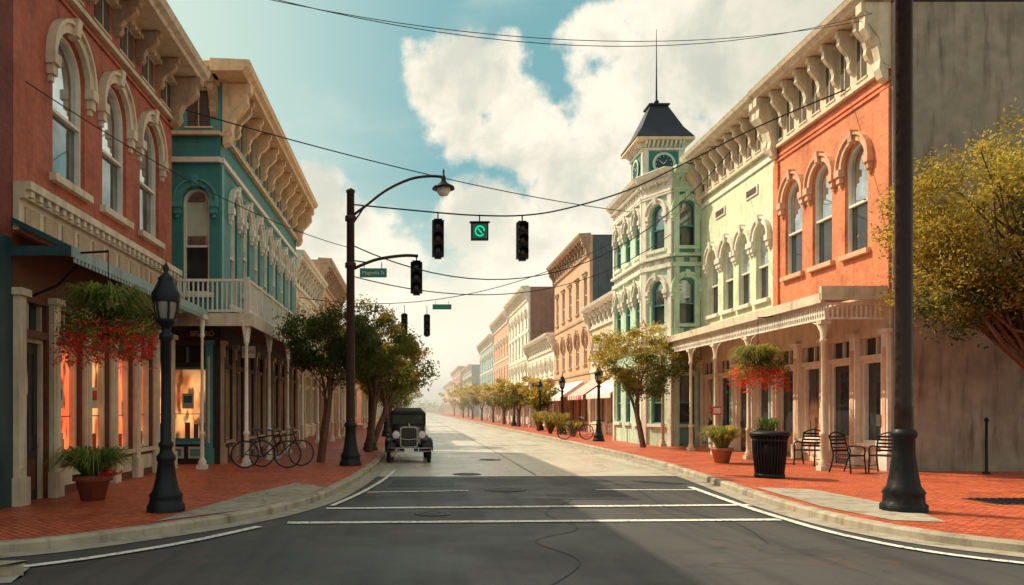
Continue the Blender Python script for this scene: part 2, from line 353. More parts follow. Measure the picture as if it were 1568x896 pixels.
def storefront(mb,F,s0,s1,z0,zt,nb,wallm,trim,glassm,doors=(),pil=.3,bulk='cream_trim',h1=3.0,goods=True):
    st=(s1-s0)/nb; ops=[];ops2=[]
    for i in range(nb):
        c=s0+st*(i+.5); w=st-pil-.14
        if i in doors: ops.append((c,min(w,1.15),z0,h1,False))
        else: ops.append((c,w,z0+.72,h1,False))
        ops2.append((c,w,h1+.14,h1+.62,False))
    wall(mb,F,s0,s1,z0,h1+.08,ops,wallm); wall(mb,F,s0,s1,h1+.08,zt,ops2,wallm)
    mb.part('shopfront')
    for i in range(nb):
        c,w=ops[i][0],ops[i][1]; g=glassm[i%len(glassm)]
        t=.07
        if i in doors:
            fbox(mb,F,c-w/2+t,c+w/2-t,-.21,-.15,z0+.02,h1-t,'wood_dark')
            fbox(mb,F,c-w/2+.2,c+w/2-.2,-.15,-.145,z0+.9,h1-.25,'glass_dark')
            fbox(mb,F,c-w/2+.2,c+w/2-.2,-.15,-.13,z0+.2,z0+.75,'wood_brown')
            fbox(mb,F,c-w/2,c-w/2+t,-.21,-.08,z0,h1,trim); fbox(mb,F,c+w/2-t,c+w/2,-.21,-.08,z0,h1,trim); fbox(mb,F,c-w/2+t,c+w/2-t,-.21,-.08,h1-t,h1,trim)
            mb.tube([F.P(c+w/2-.16,-.1,z0+.95),F.P(c+w/2-.16,-.1,z0+1.2)],.015,'chrome',6)
        else:
            zb=z0+.72
            mb.add([F.P(a,-.2,z) for a,z in ((c-w/2,zb),(c+w/2,zb),(c+w/2,h1),(c-w/2,h1))],[(0,1,2,3)],g)
            if goods and g!='glass_dark':
                x=c-w/2+.12
                while x<c+w/2-.2:
                    ww=R.uniform(.06,.2); hh=R.uniform(.12,.5); mm=R.choice(['goods_red','goods_cream','goods_blue','goods_brown','wood_dark'])
                    fbox(mb,F,x,x+ww,-.198,-.17,zb+.07,zb+.07+hh,mm)
                    if R.random()<.5: fbox(mb,F,x+ww*.3,x+ww*.7,-.195,-.172,zb+.07+hh,zb+.12+hh*1.25,mm)
                    x+=ww+R.uniform(.03,.2)
                if R.random()<.7:
                    px_=c+R.uniform(-.25,.25)*w; fbox(mb,F,px_-.17,px_+.17,-.199,-.19,zb+.95,zb+1.4,'goods_cream'); fbox(mb,F,px_-.12,px_+.12,-.19,-.187,zb+1.12,zb+1.33,R.choice(['goods_red','goods_blue','goods_brown']))
                fbox(mb,F,c-w/2,c+w/2,-.199,-.18,zb+.78,zb+.80,'wood_brown')
            for a,b in ((c-w/2,c-w/2+t),(c+w/2-t,c+w/2)): fbox(mb,F,a,b,-.21,-.08,zb,h1,trim)
            fbox(mb,F,c-w/2+t,c+w/2-t,-.21,-.08,zb,zb+t,trim); fbox(mb,F,c-w/2+t,c+w/2-t,-.21,-.08,h1-t,h1,trim)
            if w>1.5: fbox(mb,F,c-.03,c+.03,-.21,-.10,zb+t,h1-t,trim)
            fbox(mb,F,c-w/2-.04,c+w/2+.04,0,.09,zb-.1,zb-.01,trim)
            k=max(1,int(w/.6)); pw=w/k
            for j in range(k): 
                fbox(mb,F,c-w/2+pw*j+.07,c-w/2+pw*(j+1)-.07,0,.03,z0+.2,zb-.18,bulk)
                fbox(mb,F,c-w/2+pw*j+.13,c-w/2+pw*(j+1)-.13,.03,.045,z0+.26,zb-.24,trim)
        c,w,zb,z1,_=ops2[i]
        mb.add([F.P(a,-.19,z) for a,z in ((c-w/2,zb),(c+w/2,zb),(c+w/2,z1),(c-w/2,z1))],[(0,1,2,3)],'glass_dark')
        k=max(1,int(w/.45))
        for j in range(k+1): x=c-w/2+w*j/k; x=min(max(x,c-w/2+.025),c+w/2-.025); fbox(mb,F,x-.025,x+.025,-.185,-.1,zb,z1,trim)
    for i in range(nb+1):
        x=min(max(s0+st*i,s0+pil/2),s1-pil/2)
        fbox(mb,F,x-pil/2,x+pil/2,0,.10,z0+.5,h1+.66,trim); fbox(mb,F,x-pil/2-.04,x+pil/2+.04,0,.15,z0,z0+.5,trim)
        fbox(mb,F,x-pil/2+.07,x+pil/2-.07,.10,.12,z0+.65,h1+.3,bulk)
        fbox(mb,F,x-pil/2-.05,x+pil/2+.05,0,.17,h1+.66,h1+.78,trim)
def post(mb,x,y,z0,z1,mat,r=.055):
    mb.part('posts')
    mb.box(x-.13,x+.13,y-.13,y+.13,z0,z0+.12,mat)
    mb.lathe([(.11,.12),(.12,.2),(.08,.26),(r*1.25,.32),(r*1.2,.9),(r*1.6,.93),(r*1.6,.99),(r,1.03),(r*.85,z1-z0-.62),(r*1.5,z1-z0-.58),(r*1.5,z1-z0-.52),(r*1.1,z1-z0-.48),(r*1.9,z1-z0-.12)],mat,(x,y,z0),12)
    mb.box(x-.13,x+.13,y-.13,y+.13,z1-.12,z1-.002,mat)
def railing(mb,F,s0,s1,n,z0,z1,mat,sp=.13):
    mb.part('railing')
    fbox(mb,F,s0,s1,n-.045,n+.045,z1-.07,z1,mat); fbox(mb,F,s0,s1,n-.03,n+.03,z0+.08,z0+.14,mat)
    k=int((s1-s0)/sp)
    for i in range(k+1):
        s=s0+(s1-s0)*i/k; big=(i%14==0)
        w=.05 if big else .02
        fbox(mb,F,s-w,s+w,n-w,n+w,z0+(.0 if big else .14),z1-.07+(.12 if big else 0),mat)
def catmull(pts,k=8):
    out=[]
    for i in range(len(pts)-1):
        p0=pts[max(i-1,0)];p1=pts[i];p2=pts[i+1];p3=pts[min(i+2,len(pts)-1)]
        for j in range(k):
            t=j/k; q=[]
            for a in range(len(p1)):
                q.append(.5*((2*p1[a])+(-p0[a]+p2[a])*t+(2*p0[a]-5*p1[a]+4*p2[a]-p3[a])*t*t+(-p0[a]+3*p1[a]-3*p2[a]+p3[a])*t**3))
            out.append(tuple(q))
    out.append(tuple(pts[-1])); return out
def offset(pl,d):
    out=[]
    for i,p in enumerate(pl):
        a=Vector(pl[max(i-1,0)]);b=Vector(pl[min(i+1,len(pl)-1)]); t=(b-a).normalized()
        out.append((p[0]-t.y*d,p[1]+t.x*d))
    return out
# ------------------------------------------------------------------ ground, road, pavements
g=MB('ground'); g.add([(-2500,-2500,-.05),(2500,-2500,-.05),(2500,2500,-.05),(-2500,2500,-.05)],[(0,1,2,3)],'ground_mat'); g.finish()
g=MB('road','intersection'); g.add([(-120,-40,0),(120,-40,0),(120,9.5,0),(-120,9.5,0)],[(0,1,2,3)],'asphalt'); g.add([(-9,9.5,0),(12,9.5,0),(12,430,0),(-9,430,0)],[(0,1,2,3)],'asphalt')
g.part('street'); g.add([(-1.6,20.3,.004),(8.2,20.6,.004),(8.2,430,.004),(-1.6,430,.004)],[(0,1,2,3)],'asphalt_sunlit')
g.part('patches')
for q in ([(2.6,15.1),(4.4,15.2),(4.3,16.2),(2.7,16.1)],[(-.6,17.6),(.9,17.7),(1.0,19.6),(-.5,19.5)],[(3.2,18.0),(3.5,18.0),(3.6,20.2),(3.3,20.2)]): g.add([(x,y,.005) for x,y in q],[(0,1,2,3)],'tar_patch')
def strip(mb,pl,w,z,mat='road_paint'):
    a=offset(pl,w/2);b=offset(pl,-w/2)
    for i in range(len(pl)-1): mb.add([(*a[i],z),(*a[i+1],z),(*b[i+1],z),(*b[i],z)],[(0,1,2,3)],mat)
for pl in ([(1.2,7.5),(1.9,9),(1.6,10.4),(2.4,11.5),(2.2,13.2),(3.0,15)],[(4.6,10.2),(4.9,12),(4.5,14),(4.8,17),(4.6,20)]): strip(g,catmull(pl,5),.02,.006,'tar_patch')
for pl in ([(3.2,20.7),(3.3,30),(3.25,60),(3.3,200)],[(-1,31),(3,31.1),(7.4,31)],[(-1,44),(3,44.1),(7.5,44)]): strip(g,pl,.035,.008,'tar_patch')
g.finish()
KR=[(7.9,430),(7.9,200),(7.9,60),(7.8,36),(7.65,26),(7.2,20.5),(6.75,16.5),(6.45,13.6),(6.5,11.4),(7.05,9.9),(8.4,8.8),(11,8.0),(20,7.4),(120,6.8)]
KL=[(-1.1,430),(-1.1,200),(-1.1,60),(-1.1,36),(-1.1,27),(-1.3,21),(-1.6,16.8),(-1.95,14.4),(-2.65,12.4),(-3.7,10.8),(-5.0,9.5),(-7.5,8.6),(-14,8.0),(-120,7.4)]
def pavement(name,kerbname,K,sgn):
    k=catmull(K,8); i1=offset(k,.17*sgn); gut=offset(k,-.36*sgn)
    mb=MB(kerbname)
    for a in range(len(k)-1):
        A,B,C,D=k[a],k[a+1],i1[a+1],i1[a]; 
        A2,B2=[(p[0]*.8+q[0]*.2,p[1]*.8+q[1]*.2) for p,q in ((A,D),(B,C))]
        mb.add([(*A,0),(*B,0),(*B,.10),(*A,.10),(*A2,.135),(*B2,.135),(*C,.135),(*D,.135)],[(0,1,2,3),(3,2,5,4),(4,5,6,7)],'kerb_stone')
        G,H=gut[a],gut[a+1]
        mb.add([(*A,.009),(*B,.009),(*H,.009),(*G,.009)],[(0,1,2,3)],'concrete')
    mb.finish()
    mb=MB(name); ex=120*sgn
    vs=[(*p,.13) for p in i1]+[(ex,430,.13)]
    mb.add(vs,[tuple(range(len(vs)))],'paver')
    mb.finish()
pavement('sidewalk','kerb',KR,1); pavement('sidewalk','kerb',KL,-1)
g=MB('ramp_slab')
for poly in ([(-3.75,11.25),(-2.75,12.55),(-2.1,14.3),(-1.85,16.2),(-2.6,17.2),(-3.2,14.8)],[(6.75,13.0),(7.05,16.2),(8.0,15.8),(8.1,12.9),(7.6,11.2),(6.95,11.4)]):
    g.add([(x,y,.139) for x,y in poly],[tuple(range(len(poly)))],'concrete')
g.finish()
g=MB('road_marking')
strip(g,[(-1.55,13.75),(6.1,14.25)],.2,.014); strip(g,[(-1.95,12.0),(5.75,12.35)],.2,.014)
strip(g,[(-1.0,16.4),(1.15,16.75)],.12,.014); strip(g,[(3.9,16.9),(6.2,16.9)],.12,.014)
strip(g,catmull([(-1.55,13.75-.0),(-1.1,16.4),(-.75,19.5),(-.55,22.5)],5)[1:],.10,.019)
strip(g,catmull([(-2.3,11.6),(-3.2,9.9),(-4.6,8.45),(-7,7.55),(-14,6.9),(-60,6.3)],6),.14,.019)
strip(g,catmull([(6.15,17.5),(5.95,14.9),(5.85,12.6),(5.95,10.6),(6.6,9.1),(8.4,7.9),(11,7.2),(20,6.6),(60,6.0)],6),.14,.019)
g.finish()
for (x,y,r) in ((1.95,17.0,.36),(.3,13.1,.22),(1.4,21,.3),(2.6,27,.3)):
    g=MB('manhole_cover'); g.lathe([(r+.09,.0065),(r+.08,.015),(r,.018),(r,.009),(r*.96,.009),(r*.95,.020),(r*.7,.020),(r*.68,.012),(r*.5,.012),(r*.48,.02),(r*.2,.02),(.001,.020)],'manhole',(x,y,0),28,smooth=False); g.finish()
g=MB('drain_grate'); g.box(9.9,11.2,13.3,14.2,.132,.14,'manhole')
for i in range(9): g.box(9.98+.135*i,10.03+.135*i,13.36,14.14,.14,.155,'iron_black')
g.finish()
# fallen leaves
g=MB('fallen_leaves')
for i in range(1100):
    k=R.random()
    if k<.35: x=R.gauss(-1.0,.35); y=R.uniform(15,45); z=.025 if x>-1.0 else .15
    elif k<.55: x=R.gauss(7.2,.35)+.0; y=R.uniform(22,45); z=.025 if x<7.3 else .15
    elif k<.8: x=R.uniform(-6.3,-2.2); y=R.uniform(13.5,30); z=.15
    else: x=R.uniform(8.2,15); y=R.uniform(12,30); z=.15
    a=R.uniform(0,6.3); s=R.uniform(.02,.04); c,d=math.cos(a)*s,math.sin(a)*s
    g.add([(x+c,y+d,z),(x-d*.6,y+c*.6,z+.012),(x-c,y-d,z),(x+d*.6,y-c*.6,z+.008)],[(0,1,2,3)],R.choice(['leaf_gold','leaf_yellow','leaf_olive','goods_brown']))
g.finish()

# ------------------------------------------------------------------ left: red corner + salmon building
FL=Fr((-6.7,0),(0,1),(1,0))
b=MB('red_brick_building'); F=FL
body(b,F,9.2,13.05,14,.1,13.6,'brick_dark')
wall(b,F,9.2,13.05,.1,4.6,[(11,1.6,.9,3.6,False)],'teal_dark'); wall(b,F,9.2,13.05,4.6,13.6,[(11,1.1,6,8.8,True)],'brick_dark')
window(b,F,11,1.6,.9,3.6,False,'teal_trim'); window(b,F,11,1.1,6,8.8,True,'white_trim','cream_trim',sill='cream_trim')
cornice(b,F,9.2,13.05,13.6,.8,1.6,'tan_trim'); b.finish()
b=MB('salmon_brick_building')
body(b,F,13.07,21.6,13,.1,11.0,'brick_salmon')
ws=[(15.2,1.4,6.1,8.95,True),(17.5,1.4,6.1,8.95,True),(19.8,1.4,6.1,8.95,True)]
wall(b,F,13.07,21.6,4.7,11.0,ws,'brick_salmon')
for w in ws: window(b,F,w[0],w[1],w[2],w[3],True,'white_trim','cream_trim',sill='cream_trim',glass='glass',low='glass_mid')
b.part('trim')
for z in (9.45,9.62): fbox(b,F,13.07,21.6,0,.05,z,z+.07,'brick_salmon')
fbox(b,F,13.07,21.6,0,.30,5.42,5.56,'cream_trim'); fbox(b,F,13.07,21.6,0,.20,5.28,5.42,'cream_trim'); fbox(b,F,13.07,21.6,0,.10,4.75,5.28,'cream_trim')
for i in range(12): fbox(b,F,13.25+i*.7,13.75+i*.7,.10,.13,4.86,5.18,'tan_trim')
for i in range(28): fbox(b,F,13.15+i*.3,13.27+i*.3,.20,.27,5.31,5.42,'cream_trim')
cornice(b,F,13.07,21.6,11.05,1.05,1.35,'cream_trim',sp=1.42,bw=.18,frieze='brick_salmon',e1=.15,bmat='tan_trim')
storefront(b,F,13.07,21.6,.1,4.7,6,'wood_brown','cream_trim',['shop_dim','shop_red','shop_warm','shop_red','shop_warm','shop_warm'],doors=(0,),pil=.26)
b.part('awning')
nprism(b,F,[(0,4.95),(1.0,4.45),(1.0,4.36),(0,4.86)],13.0,21.5,'awning_teal')
fbox(b,F,13.0,21.5,1.0,1.03,4.28,4.46,'awning_edge'); fbox(b,F,12.99,13.02,0,1.0,4.3,4.46,'awning_teal')
for i in range(56): x=13.07+i*.15; nprism(b,F,[(1.005,4.28),(1.025,4.28),(1.025,4.20),(1.005,4.20)],x,x+.09,'awning_edge')
for s in (13.6,16,18.4): 
    b.part('awning'); b.tube([F.P(s,.03,3.7),F.P(s,.5,3.9),F.P(s,.95,4.35)],.025,'iron_black',6)
post(b,-5.75,21.2,.13,4.3,'white_trim',.045)
b.finish()

# ------------------------------------------------------------------ teal corner building w/ balcony
def text(txt,loc,size,mat,parent,rot=(pi/2,0,0)):
    cu=bpy.data.curves.new('lettering','FONT'); cu.body=txt; cu.size=size; cu.align_x='CENTER'; cu.align_y='CENTER'
    o=bpy.data.objects.new('lettering',cu); sc.collection.objects.link(o); o.location=loc; o.rotation_euler=rot; cu.materials.append(MATS[mat]); o.parent=parent
F=Fr((-5.75,0),(0,1),(1,0)); S=Fr((-5.75,23.2),(-1,0),(0,-1))
b=MB('teal_balcony_building')
b.part('walls'); b.box(-15,-5.75-TH-.002,23.2+TH+.002,38.0,.1,11.2,'teal_wall'); b.part('roof'); b.box(-15,-5.6,23.1,38,11.55,11.62,'roof_tar')
ww=[(24.9,.95),(26.75,.95),(28.6,.95),(30.45,.95),(32.3,.95),(34.15,.95),(36.2,.95)]
ws=[(s,w,5.0 if i%3==0 else 5.6,8.45,True) for i,(s,w) in enumerate(ww)]
wall(b,F,23.2,38,4.5,11.2,ws,'teal_wall')
for i,w in enumerate(ws): window(b,F,w[0],w[1],w[2],w[3],True,'white_trim','white_trim',sill='white_trim',glass='glass',blind=.8 if i%2 else 0)
ws=[(.72,.78,5.2,8.3,True),(3.2,.95,5.2,8.3,True)]
wall(b,S,0+TH,5,4.5,11.2,ws,'teal_wall')
for w in ws: window(b,S,w[0],w[1],w[2],w[3],True,'white_trim','teal_trim',sill='white_trim',blind=1.0)
cornice(b,F,23.2,38,11.7,1.05,1.75,'gold_trim',sp=1.5,bw=.2,frieze='teal_trim',e1=.2,bmat='gold_trim',bd=.85)
cornice(b,S,0,5,11.7,.85,1.75,'gold_trim',sp=1.2,bw=.18,frieze='teal_trim',big=False,bmat='tan_trim')
nprism(b,Fr((-5.75,23.2),(0,1),(1,0)),[(-.1,11.42),(.83,11.42),(.99,11.56),(1.05,11.7),(1.02,11.73),(-.1,11.78)],-.85,0,'gold_trim')
b.part('trim')
fbox(b,F,23.2,38,0,.1,9.05,9.2,'white_trim'); fbox(b,S,0,5,0,.1,9.05,9.2,'white_trim')
for s in (23.32,): fbox(b,F,s-.1,s+.12,0,.05,4.5,9.05,'teal_trim')
storefront(b,F,23.2,38,.1,4.5,9,'wood_dark','tan_trim',['shop_dim','shop_warm','glass_dark','shop_dim','shop_warm'],doors=(1,4,7),pil=.22,bulk='wood_dark')
storefront(b,S,0+TH,5,.1,4.5,3,'wood_dark','teal_trim',['shop_warm','shop_dim'],doors=(),pil=.2,bulk='cream_trim')
b.part('balcony')
b.box(-6.68,-4.55,21.65,23.19,4.22,4.36,'white_trim'); b.box(-5.74,-4.55,23.2,38.2,4.22,4.36,'white_trim')
b.box(-6.66,-4.60,21.70,23.18,4.19,4.218,'wood_brown'); b.box(-5.73,-4.60,23.18,38.1,4.19,4.218,'wood_brown')
b.box(-6.66,-4.50,21.60,21.64,4.05,4.40,'cream_trim'); b.box(-4.545,-4.50,21.645,38.2,4.05,4.40,'cream_trim')
G=Fr((-4.62,0),(0,1),(1,0)); railing(b,G,21.7,38.1,0,4.37,5.36,'white_trim')
G=Fr((-4.68,21.72),(-1,0),(0,-1)); railing(b,G,0,1.98,0,4.37,5.36,'white_trim')
for y in (21.8,25.2,28.9,32.6,37.8):
    post(b,-4.68,y,.13,4.19,'white_trim',.055)
    b.part('posts')
    for d in (-1,1): b.tube([(-4.68,y+d*.06,3.5),(-4.68,y+d*.28,3.75),(-4.68,y+d*.55,4.15)],.03,'white_trim',6)
b.part('sign'); b.box(-6.75,-5.78,23.08,23.14,3.82,4.12,'wood_dark'); b.box(-5.4,-4.9,24.3,24.34,3.3,3.75,'wood_dark'); b.box(-5.36,-4.94,24.285,24.298,3.34,3.71,'cream_trim')
e=b.finish(); text('BISTRO',(-6.26,23.075,3.97),.22,'goods_cream',e); text('CAFE',(-5.15,24.28,3.52),.15,'wood_dark',e)
# ------------------------------------------------------------------ generic row building
def rowb(name,side,X,y0,y1,zt,wm,tm,cols,rows,sp=1.1,D=14,awn=None,porch=False,ct=1.4,glass='glass_dark',dep=.8,side_mat=None):
    n=(1,0) if side<0 else (-1,0); F=Fr((X,0),(0,1),n); b=MB(name)
    body(b,F,y0,y1,D,.1,zt,side_mat or wm)
    h0=4.3; st=(y1-y0)/cols; hh=(zt-ct-.5-h0)/rows
    for r in range(rows):
        zb=h0+hh*r+.75; ztp=min(h0+hh*(r+1)-.35,zb+2.4)
        ops=[(y0+st*(i+.5),min(1.05,st*.5),zb,ztp,(r+len(name))%2==0) for i in range(cols)]
        wall(b,F,y0,y1,h0+hh*r,h0+hh*(r+1),ops,wm)
        for o in ops: window(b,F,*o,'white_trim',tm,glass=glass,sill=tm,low='glass_dark',blind=.5 if R.random()<.3 else 0)
        b.part('trim'); fbox(b,F,y0,y1,0,.08,h0+hh*r+.02,h0+hh*r+.2,tm)
    wall(b,F,y0,y1,h0+hh*rows,zt,[],wm)
    cornice(b,F,y0+.02,y1-.02,zt+.1,dep,ct,tm,sp=sp,bw=.16)
    storefront(b,F,y0,y1,.1,h0,max(2,int((y1-y0)/2.2)),wm,tm,['glass_dark','shop_dim'],doors=(1,),pil=.25,bulk=tm,goods=False)
    if porch:
        b.part('porch'); nprism(b,F,[(0.16,4.55),(2.3,4.15),(2.3,4.0),(.16,4.4)],y0,y1,'porch_roof')
        fbox(b,F,y0,y1,2.3,2.36,3.9,4.2,'white_trim')
        k=max(2,int((y1-y0)/3.5)); xs=F.P(0,2.15,0)[0]
        for i in range(k+1): post(b,xs,min(max(y0+(y1-y0)*i/k,y0+.2),y1-.2),.13,4.02,'white_trim')
    if awn:
        for (a0,a1,am) in awn:
            b.part('awning'); 
            k=max(1,int((a1-a0)/.35)); w=(a1-a0)/k
            for i in range(k):
                mm=am if (i%2 or am!='awning_red') else 'awning_white'
                v=[F.P(a0+w*i,.18,3.85),F.P(a0+w*(i+1),.18,3.85),F.P(a0+w*(i+1),1.9,2.65),F.P(a0+w*i,1.9,2.65)]
                b.add(v,[(0,1,2,3)],mm)
                v=[F.P(a0+w*i,1.9,2.65),F.P(a0+w*(i+1),1.9,2.65),F.P(a0+w*(i+1),1.9,2.42),F.P(a0+w*(i+.5),1.9,2.35),F.P(a0+w*i,1.9,2.42)]
                b.add(v,[(0,1,2,3,4)],mm)
            for s in (a0,a1): b.add([F.P(s,.18,3.85),F.P(s,1.9,2.65),F.P(s,.18,2.65)],[(0,1,2)],am)
    b.finish()
rowb('cream_shop_building',-1,-6.3,39.2,50,9.6,'cream_wall','white_trim',5,1,porch=True)
rowb('tan_brick_building',-1,-6.1,50.2,64,11.3,'peach_wall','tan_trim',6,2)
rowb('white_shop_building',-1,-6.3,64.2,84,8.5,'white_wall','white_trim',7,1,porch=True)
rowb('brick_shop_building',-1,-6.3,92,112,8,'peach_wall','tan_trim',6,1)
rowb('cream_shop_building',-1,-6.3,125,160,8,'cream_wall','white_trim',8,1,sp=2)
rowb('white_shop_building',-1,-6.3,175,230,8,'white_wall','white_trim',8,1,sp=3)

# ------------------------------------------------------------------ right: orange brick building
F=Fr((12.5,0),(0,1),(-1,0))
b=MB('orange_brick_building')
b.part('walls'); fbox(b,F,20.55,27.2,-16,-TH-.002,.1,12.4,'brick_orange')
b.box(12.5,29,20.48,20.547,.1,12.4,'stucco_grey')
b.part('roof'); fbox(b,F,20.5,27.2,-16,-.1,12.45,12.55,'roof_tar')
ws=[(22.2,1.15,6.2,9.3,True),(24.05,1.15,6.2,9.3,True),(25.85,1.15,6.2,9.3,True)]
wall(b,F,20.55,27.2,4.9,12.4,ws,'brick_orange')
for w in ws: window(b,F,w[0],w[1],w[2],w[3],True,'white_trim','peach_wall',sill='peach_wall',glass='glass')
b.part('trim')
for z in (10.25,10.4): fbox(b,F,20.56,27.2,0,.05,z,z+.08,'brick_orange')
fbox(b,F,20.56,20.95,0,.07,4.9,10.2,'brick_orange'); fbox(b,F,26.85,27.19,0,.07,4.9,10.2,'brick_orange')
cornice(b,F,20.56,27.19,12.75,.95,1.95,'cream_trim',sp=.83,bw=.15,frieze='cream_wall',e0=.1)
storefront(b,F,20.55,27.2,.1,4.9,4,'cream_wall','white_trim',['glass_dark','glass_dark','shop_dim'],doors=(1,3),pil=.3,bulk='peach_wall',h1=3.1)
b.part('fittings'); b.box(12.36,12.48,20.8,21.0,1.3,1.6,'steel_grey'); b.tube([(12.6,20.44,.2),(12.6,20.44,12.2)],.045,'steel_grey',8)
b.finish()
b=MB('mint_clapboard_building')
body(b,F,27.22,34.25,14,.1,12.4,'mint_wall')
ws=[(28.2,1.0,5.7,8.4,True),(29.75,1.0,5.7,8.4,True),(31.25,1.0,5.7,8.4,True),(32.8,1.0,5.7,8.4,True)]
wall(b,F,27.22,34.25,4.9,12.4,ws,'mint_wall')
for w in ws: window(b,F,w[0],w[1],w[2],w[3],True,'white_trim','white_trim',sill='white_trim',glass='glass')
b.part('trim')
for s in (29,32): fbox(b,F,s-.5,s+.5,0,.05,9.6,9.95,'white_trim'); fbox(b,F,s-.42,s+.42,.05,.06,9.66,9.89,'vent_dark')
fbox(b,F,27.22,34.25,0,.06,10.45,10.62,'white_trim')
cornice(b,F,27.23,34.25,12.7,.95,1.75,'cream_trim',sp=.78,bw=.14,frieze='cream_wall')
storefront(b,F,27.22,34.25,.1,4.9,4,'cream_wall','white_trim',['glass_dark','shop_dim'],doors=(1,2),pil=.26,bulk='green_shade',h1=3.1)
b.finish()
b=MB('street_porch','roof')
nprism(b,F,[(.12,4.98),(1.75,4.72),(1.75,4.6),(.12,4.86)],20.6,34.4,'porch_roof')
for i in range(34): nprism(b,F,[(.13,4.99),(1.76,4.73),(1.76,4.76),(.13,5.02)],20.65+i*.41,20.68+i*.41,'porch_roof')
b.part('fascia'); fbox(b,F,20.55,34.45,1.752,1.86,4.55,4.80,'cream_trim'); fbox(b,F,20.5,20.598,.12,1.86,4.62,4.98,'cream_trim')
fbox(b,F,20.6,34.4,1.66,1.72,4.5,4.56,'white_trim'); fbox(b,F,20.6,34.4,1.66,1.72,4.12,4.17,'white_trim')
fbox(b,F,20.6,20.66,.15,1.66,4.5,4.56,'white_trim'); fbox(b,F,20.6,20.66,.15,1.66,4.12,4.17,'white_trim')
for i in range(110):
    s=20.66+i*.125; fbox(b,F,s-.018,s+.018,1.67,1.71,4.17,4.5,'white_trim')
    fbox(b,F,s+.03,s+.095,1.68,1.70,4.28,4.39,'white_trim')
for i in range(12): s=.25+i*.125; fbox(b,F,20.61,20.65,s-.018,s+.018,4.17,4.5,'white_trim')
for y in (20.75,25.4,28.2,30.7,34.2):
    post(b,10.82,y,.13,4.12,'cream_trim',.06)
    b.part('posts')
    for d in (-1,1):
        if y+d*.5<20.6: continue
        b.tube([(10.82,y+d*.06,3.45),(10.82,y+d*.12,3.8),(10.82,y+d*.3,4.02),(10.82,y+d*.6,4.12)],.025,'cream_trim',6)
b.part('sign'); b.box(10.65,10.98,28.04,28.06,1.55,1.85,'goods_red'); b.box(10.69,10.94,28.03,28.038,1.6,1.8,'sign_white')
b.finish()
# ------------------------------------------------------------------ clock tower building
b=MB('clock_tower_building')
def seg(b,A,B,z0,z1,mat,trimm,wins,shop=True,corn=12.3):
    d=Vector((B[0]-A[0],B[1]-A[1])); Ln=d.length; d.normalize(); n=(-d.y,d.x)
    c=Vector(((A[0]+B[0])/2-12.3,(A[1]+B[1])/2-38.2))
    if c.x*n[0]+c.y*n[1]<0: n=(d.y,-d.x)
    F=Fr(A,(d.x,d.y),n)
    rows=[(1.1,3.2,0),(5.5,7.5,1),(8.9,10.9,1)]
    zz=[(.1,4.7),(4.7,8.2),(8.2,z1)]
    for (zb,zt,ar),(a,c2) in zip(rows,zz):
        ops=[(s,.85,zb,zt,bool(ar)) for s in wins]
        wall(b,F,0,Ln,a,c2,ops,mat)
        for o in ops: window(b,F,*o,'teal_trim',trimm,sill=trimm,glass='glass_mid',low='glass_dark')
    b.part('trim')
    for z,h,dn in ((4.55,.28,.2),(4.83,.12,.3),(8.0,.18,.14),(8.45,.12,.2),(11.25,.14,.12)): fbox(b,F,0,Ln,0,dn,z,z+h,trimm)
    for s in (.14,Ln-.14): fbox(b,F,s-.12,s+.12,0,.09,.1,4.55,trimm); fbox(b,F,s-.12,s+.12,0,.09,4.95,8.0,trimm); fbox(b,F,s-.12,s+.12,0,.09,8.57,11.25,trimm)
    k=max(1,int(Ln/.5))
    for i in range(k):
        s=Ln*(i+.5)/k; fbox(b,F,s-.17,s+.17,0,.04,8.2,8.4,trimm) ; fbox(b,F,s-.15,s+.15,0,.05,5.05,5.3,trimm)
    cornice(b,F,0,Ln,corn,.5,.85,trimm,sp=.45,bw=.1,vents=False,big=False)
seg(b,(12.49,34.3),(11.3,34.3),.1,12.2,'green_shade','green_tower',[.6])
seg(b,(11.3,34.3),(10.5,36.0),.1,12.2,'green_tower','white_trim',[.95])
seg(b,(10.5,36.0),(10.5,41.2),.1,12.2,'green_tower','white_trim',[.85,2.6,4.35])
b.part('walls')
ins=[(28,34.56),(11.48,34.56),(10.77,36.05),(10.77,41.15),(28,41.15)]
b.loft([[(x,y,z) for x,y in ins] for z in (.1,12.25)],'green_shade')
b.part('tower')
tx0,tx1,ty0,ty1=10.75,12.6,36.8,38.9
b.box(tx0,tx1,ty0,ty1,12.2,13.9,'green_tower'); b.box(tx0-.12,tx1+.12,ty0-.12,ty1+.12,12.26,12.6,'white_trim')
T1=Fr((tx0,ty0),(1,0),(0,-1)); T2=Fr((tx0,ty0),(0,1),(-1,0)); T3=Fr((tx1,ty0),(0,1),(1,0)); T4=Fr((tx0,ty1),(1,0),(0,1))
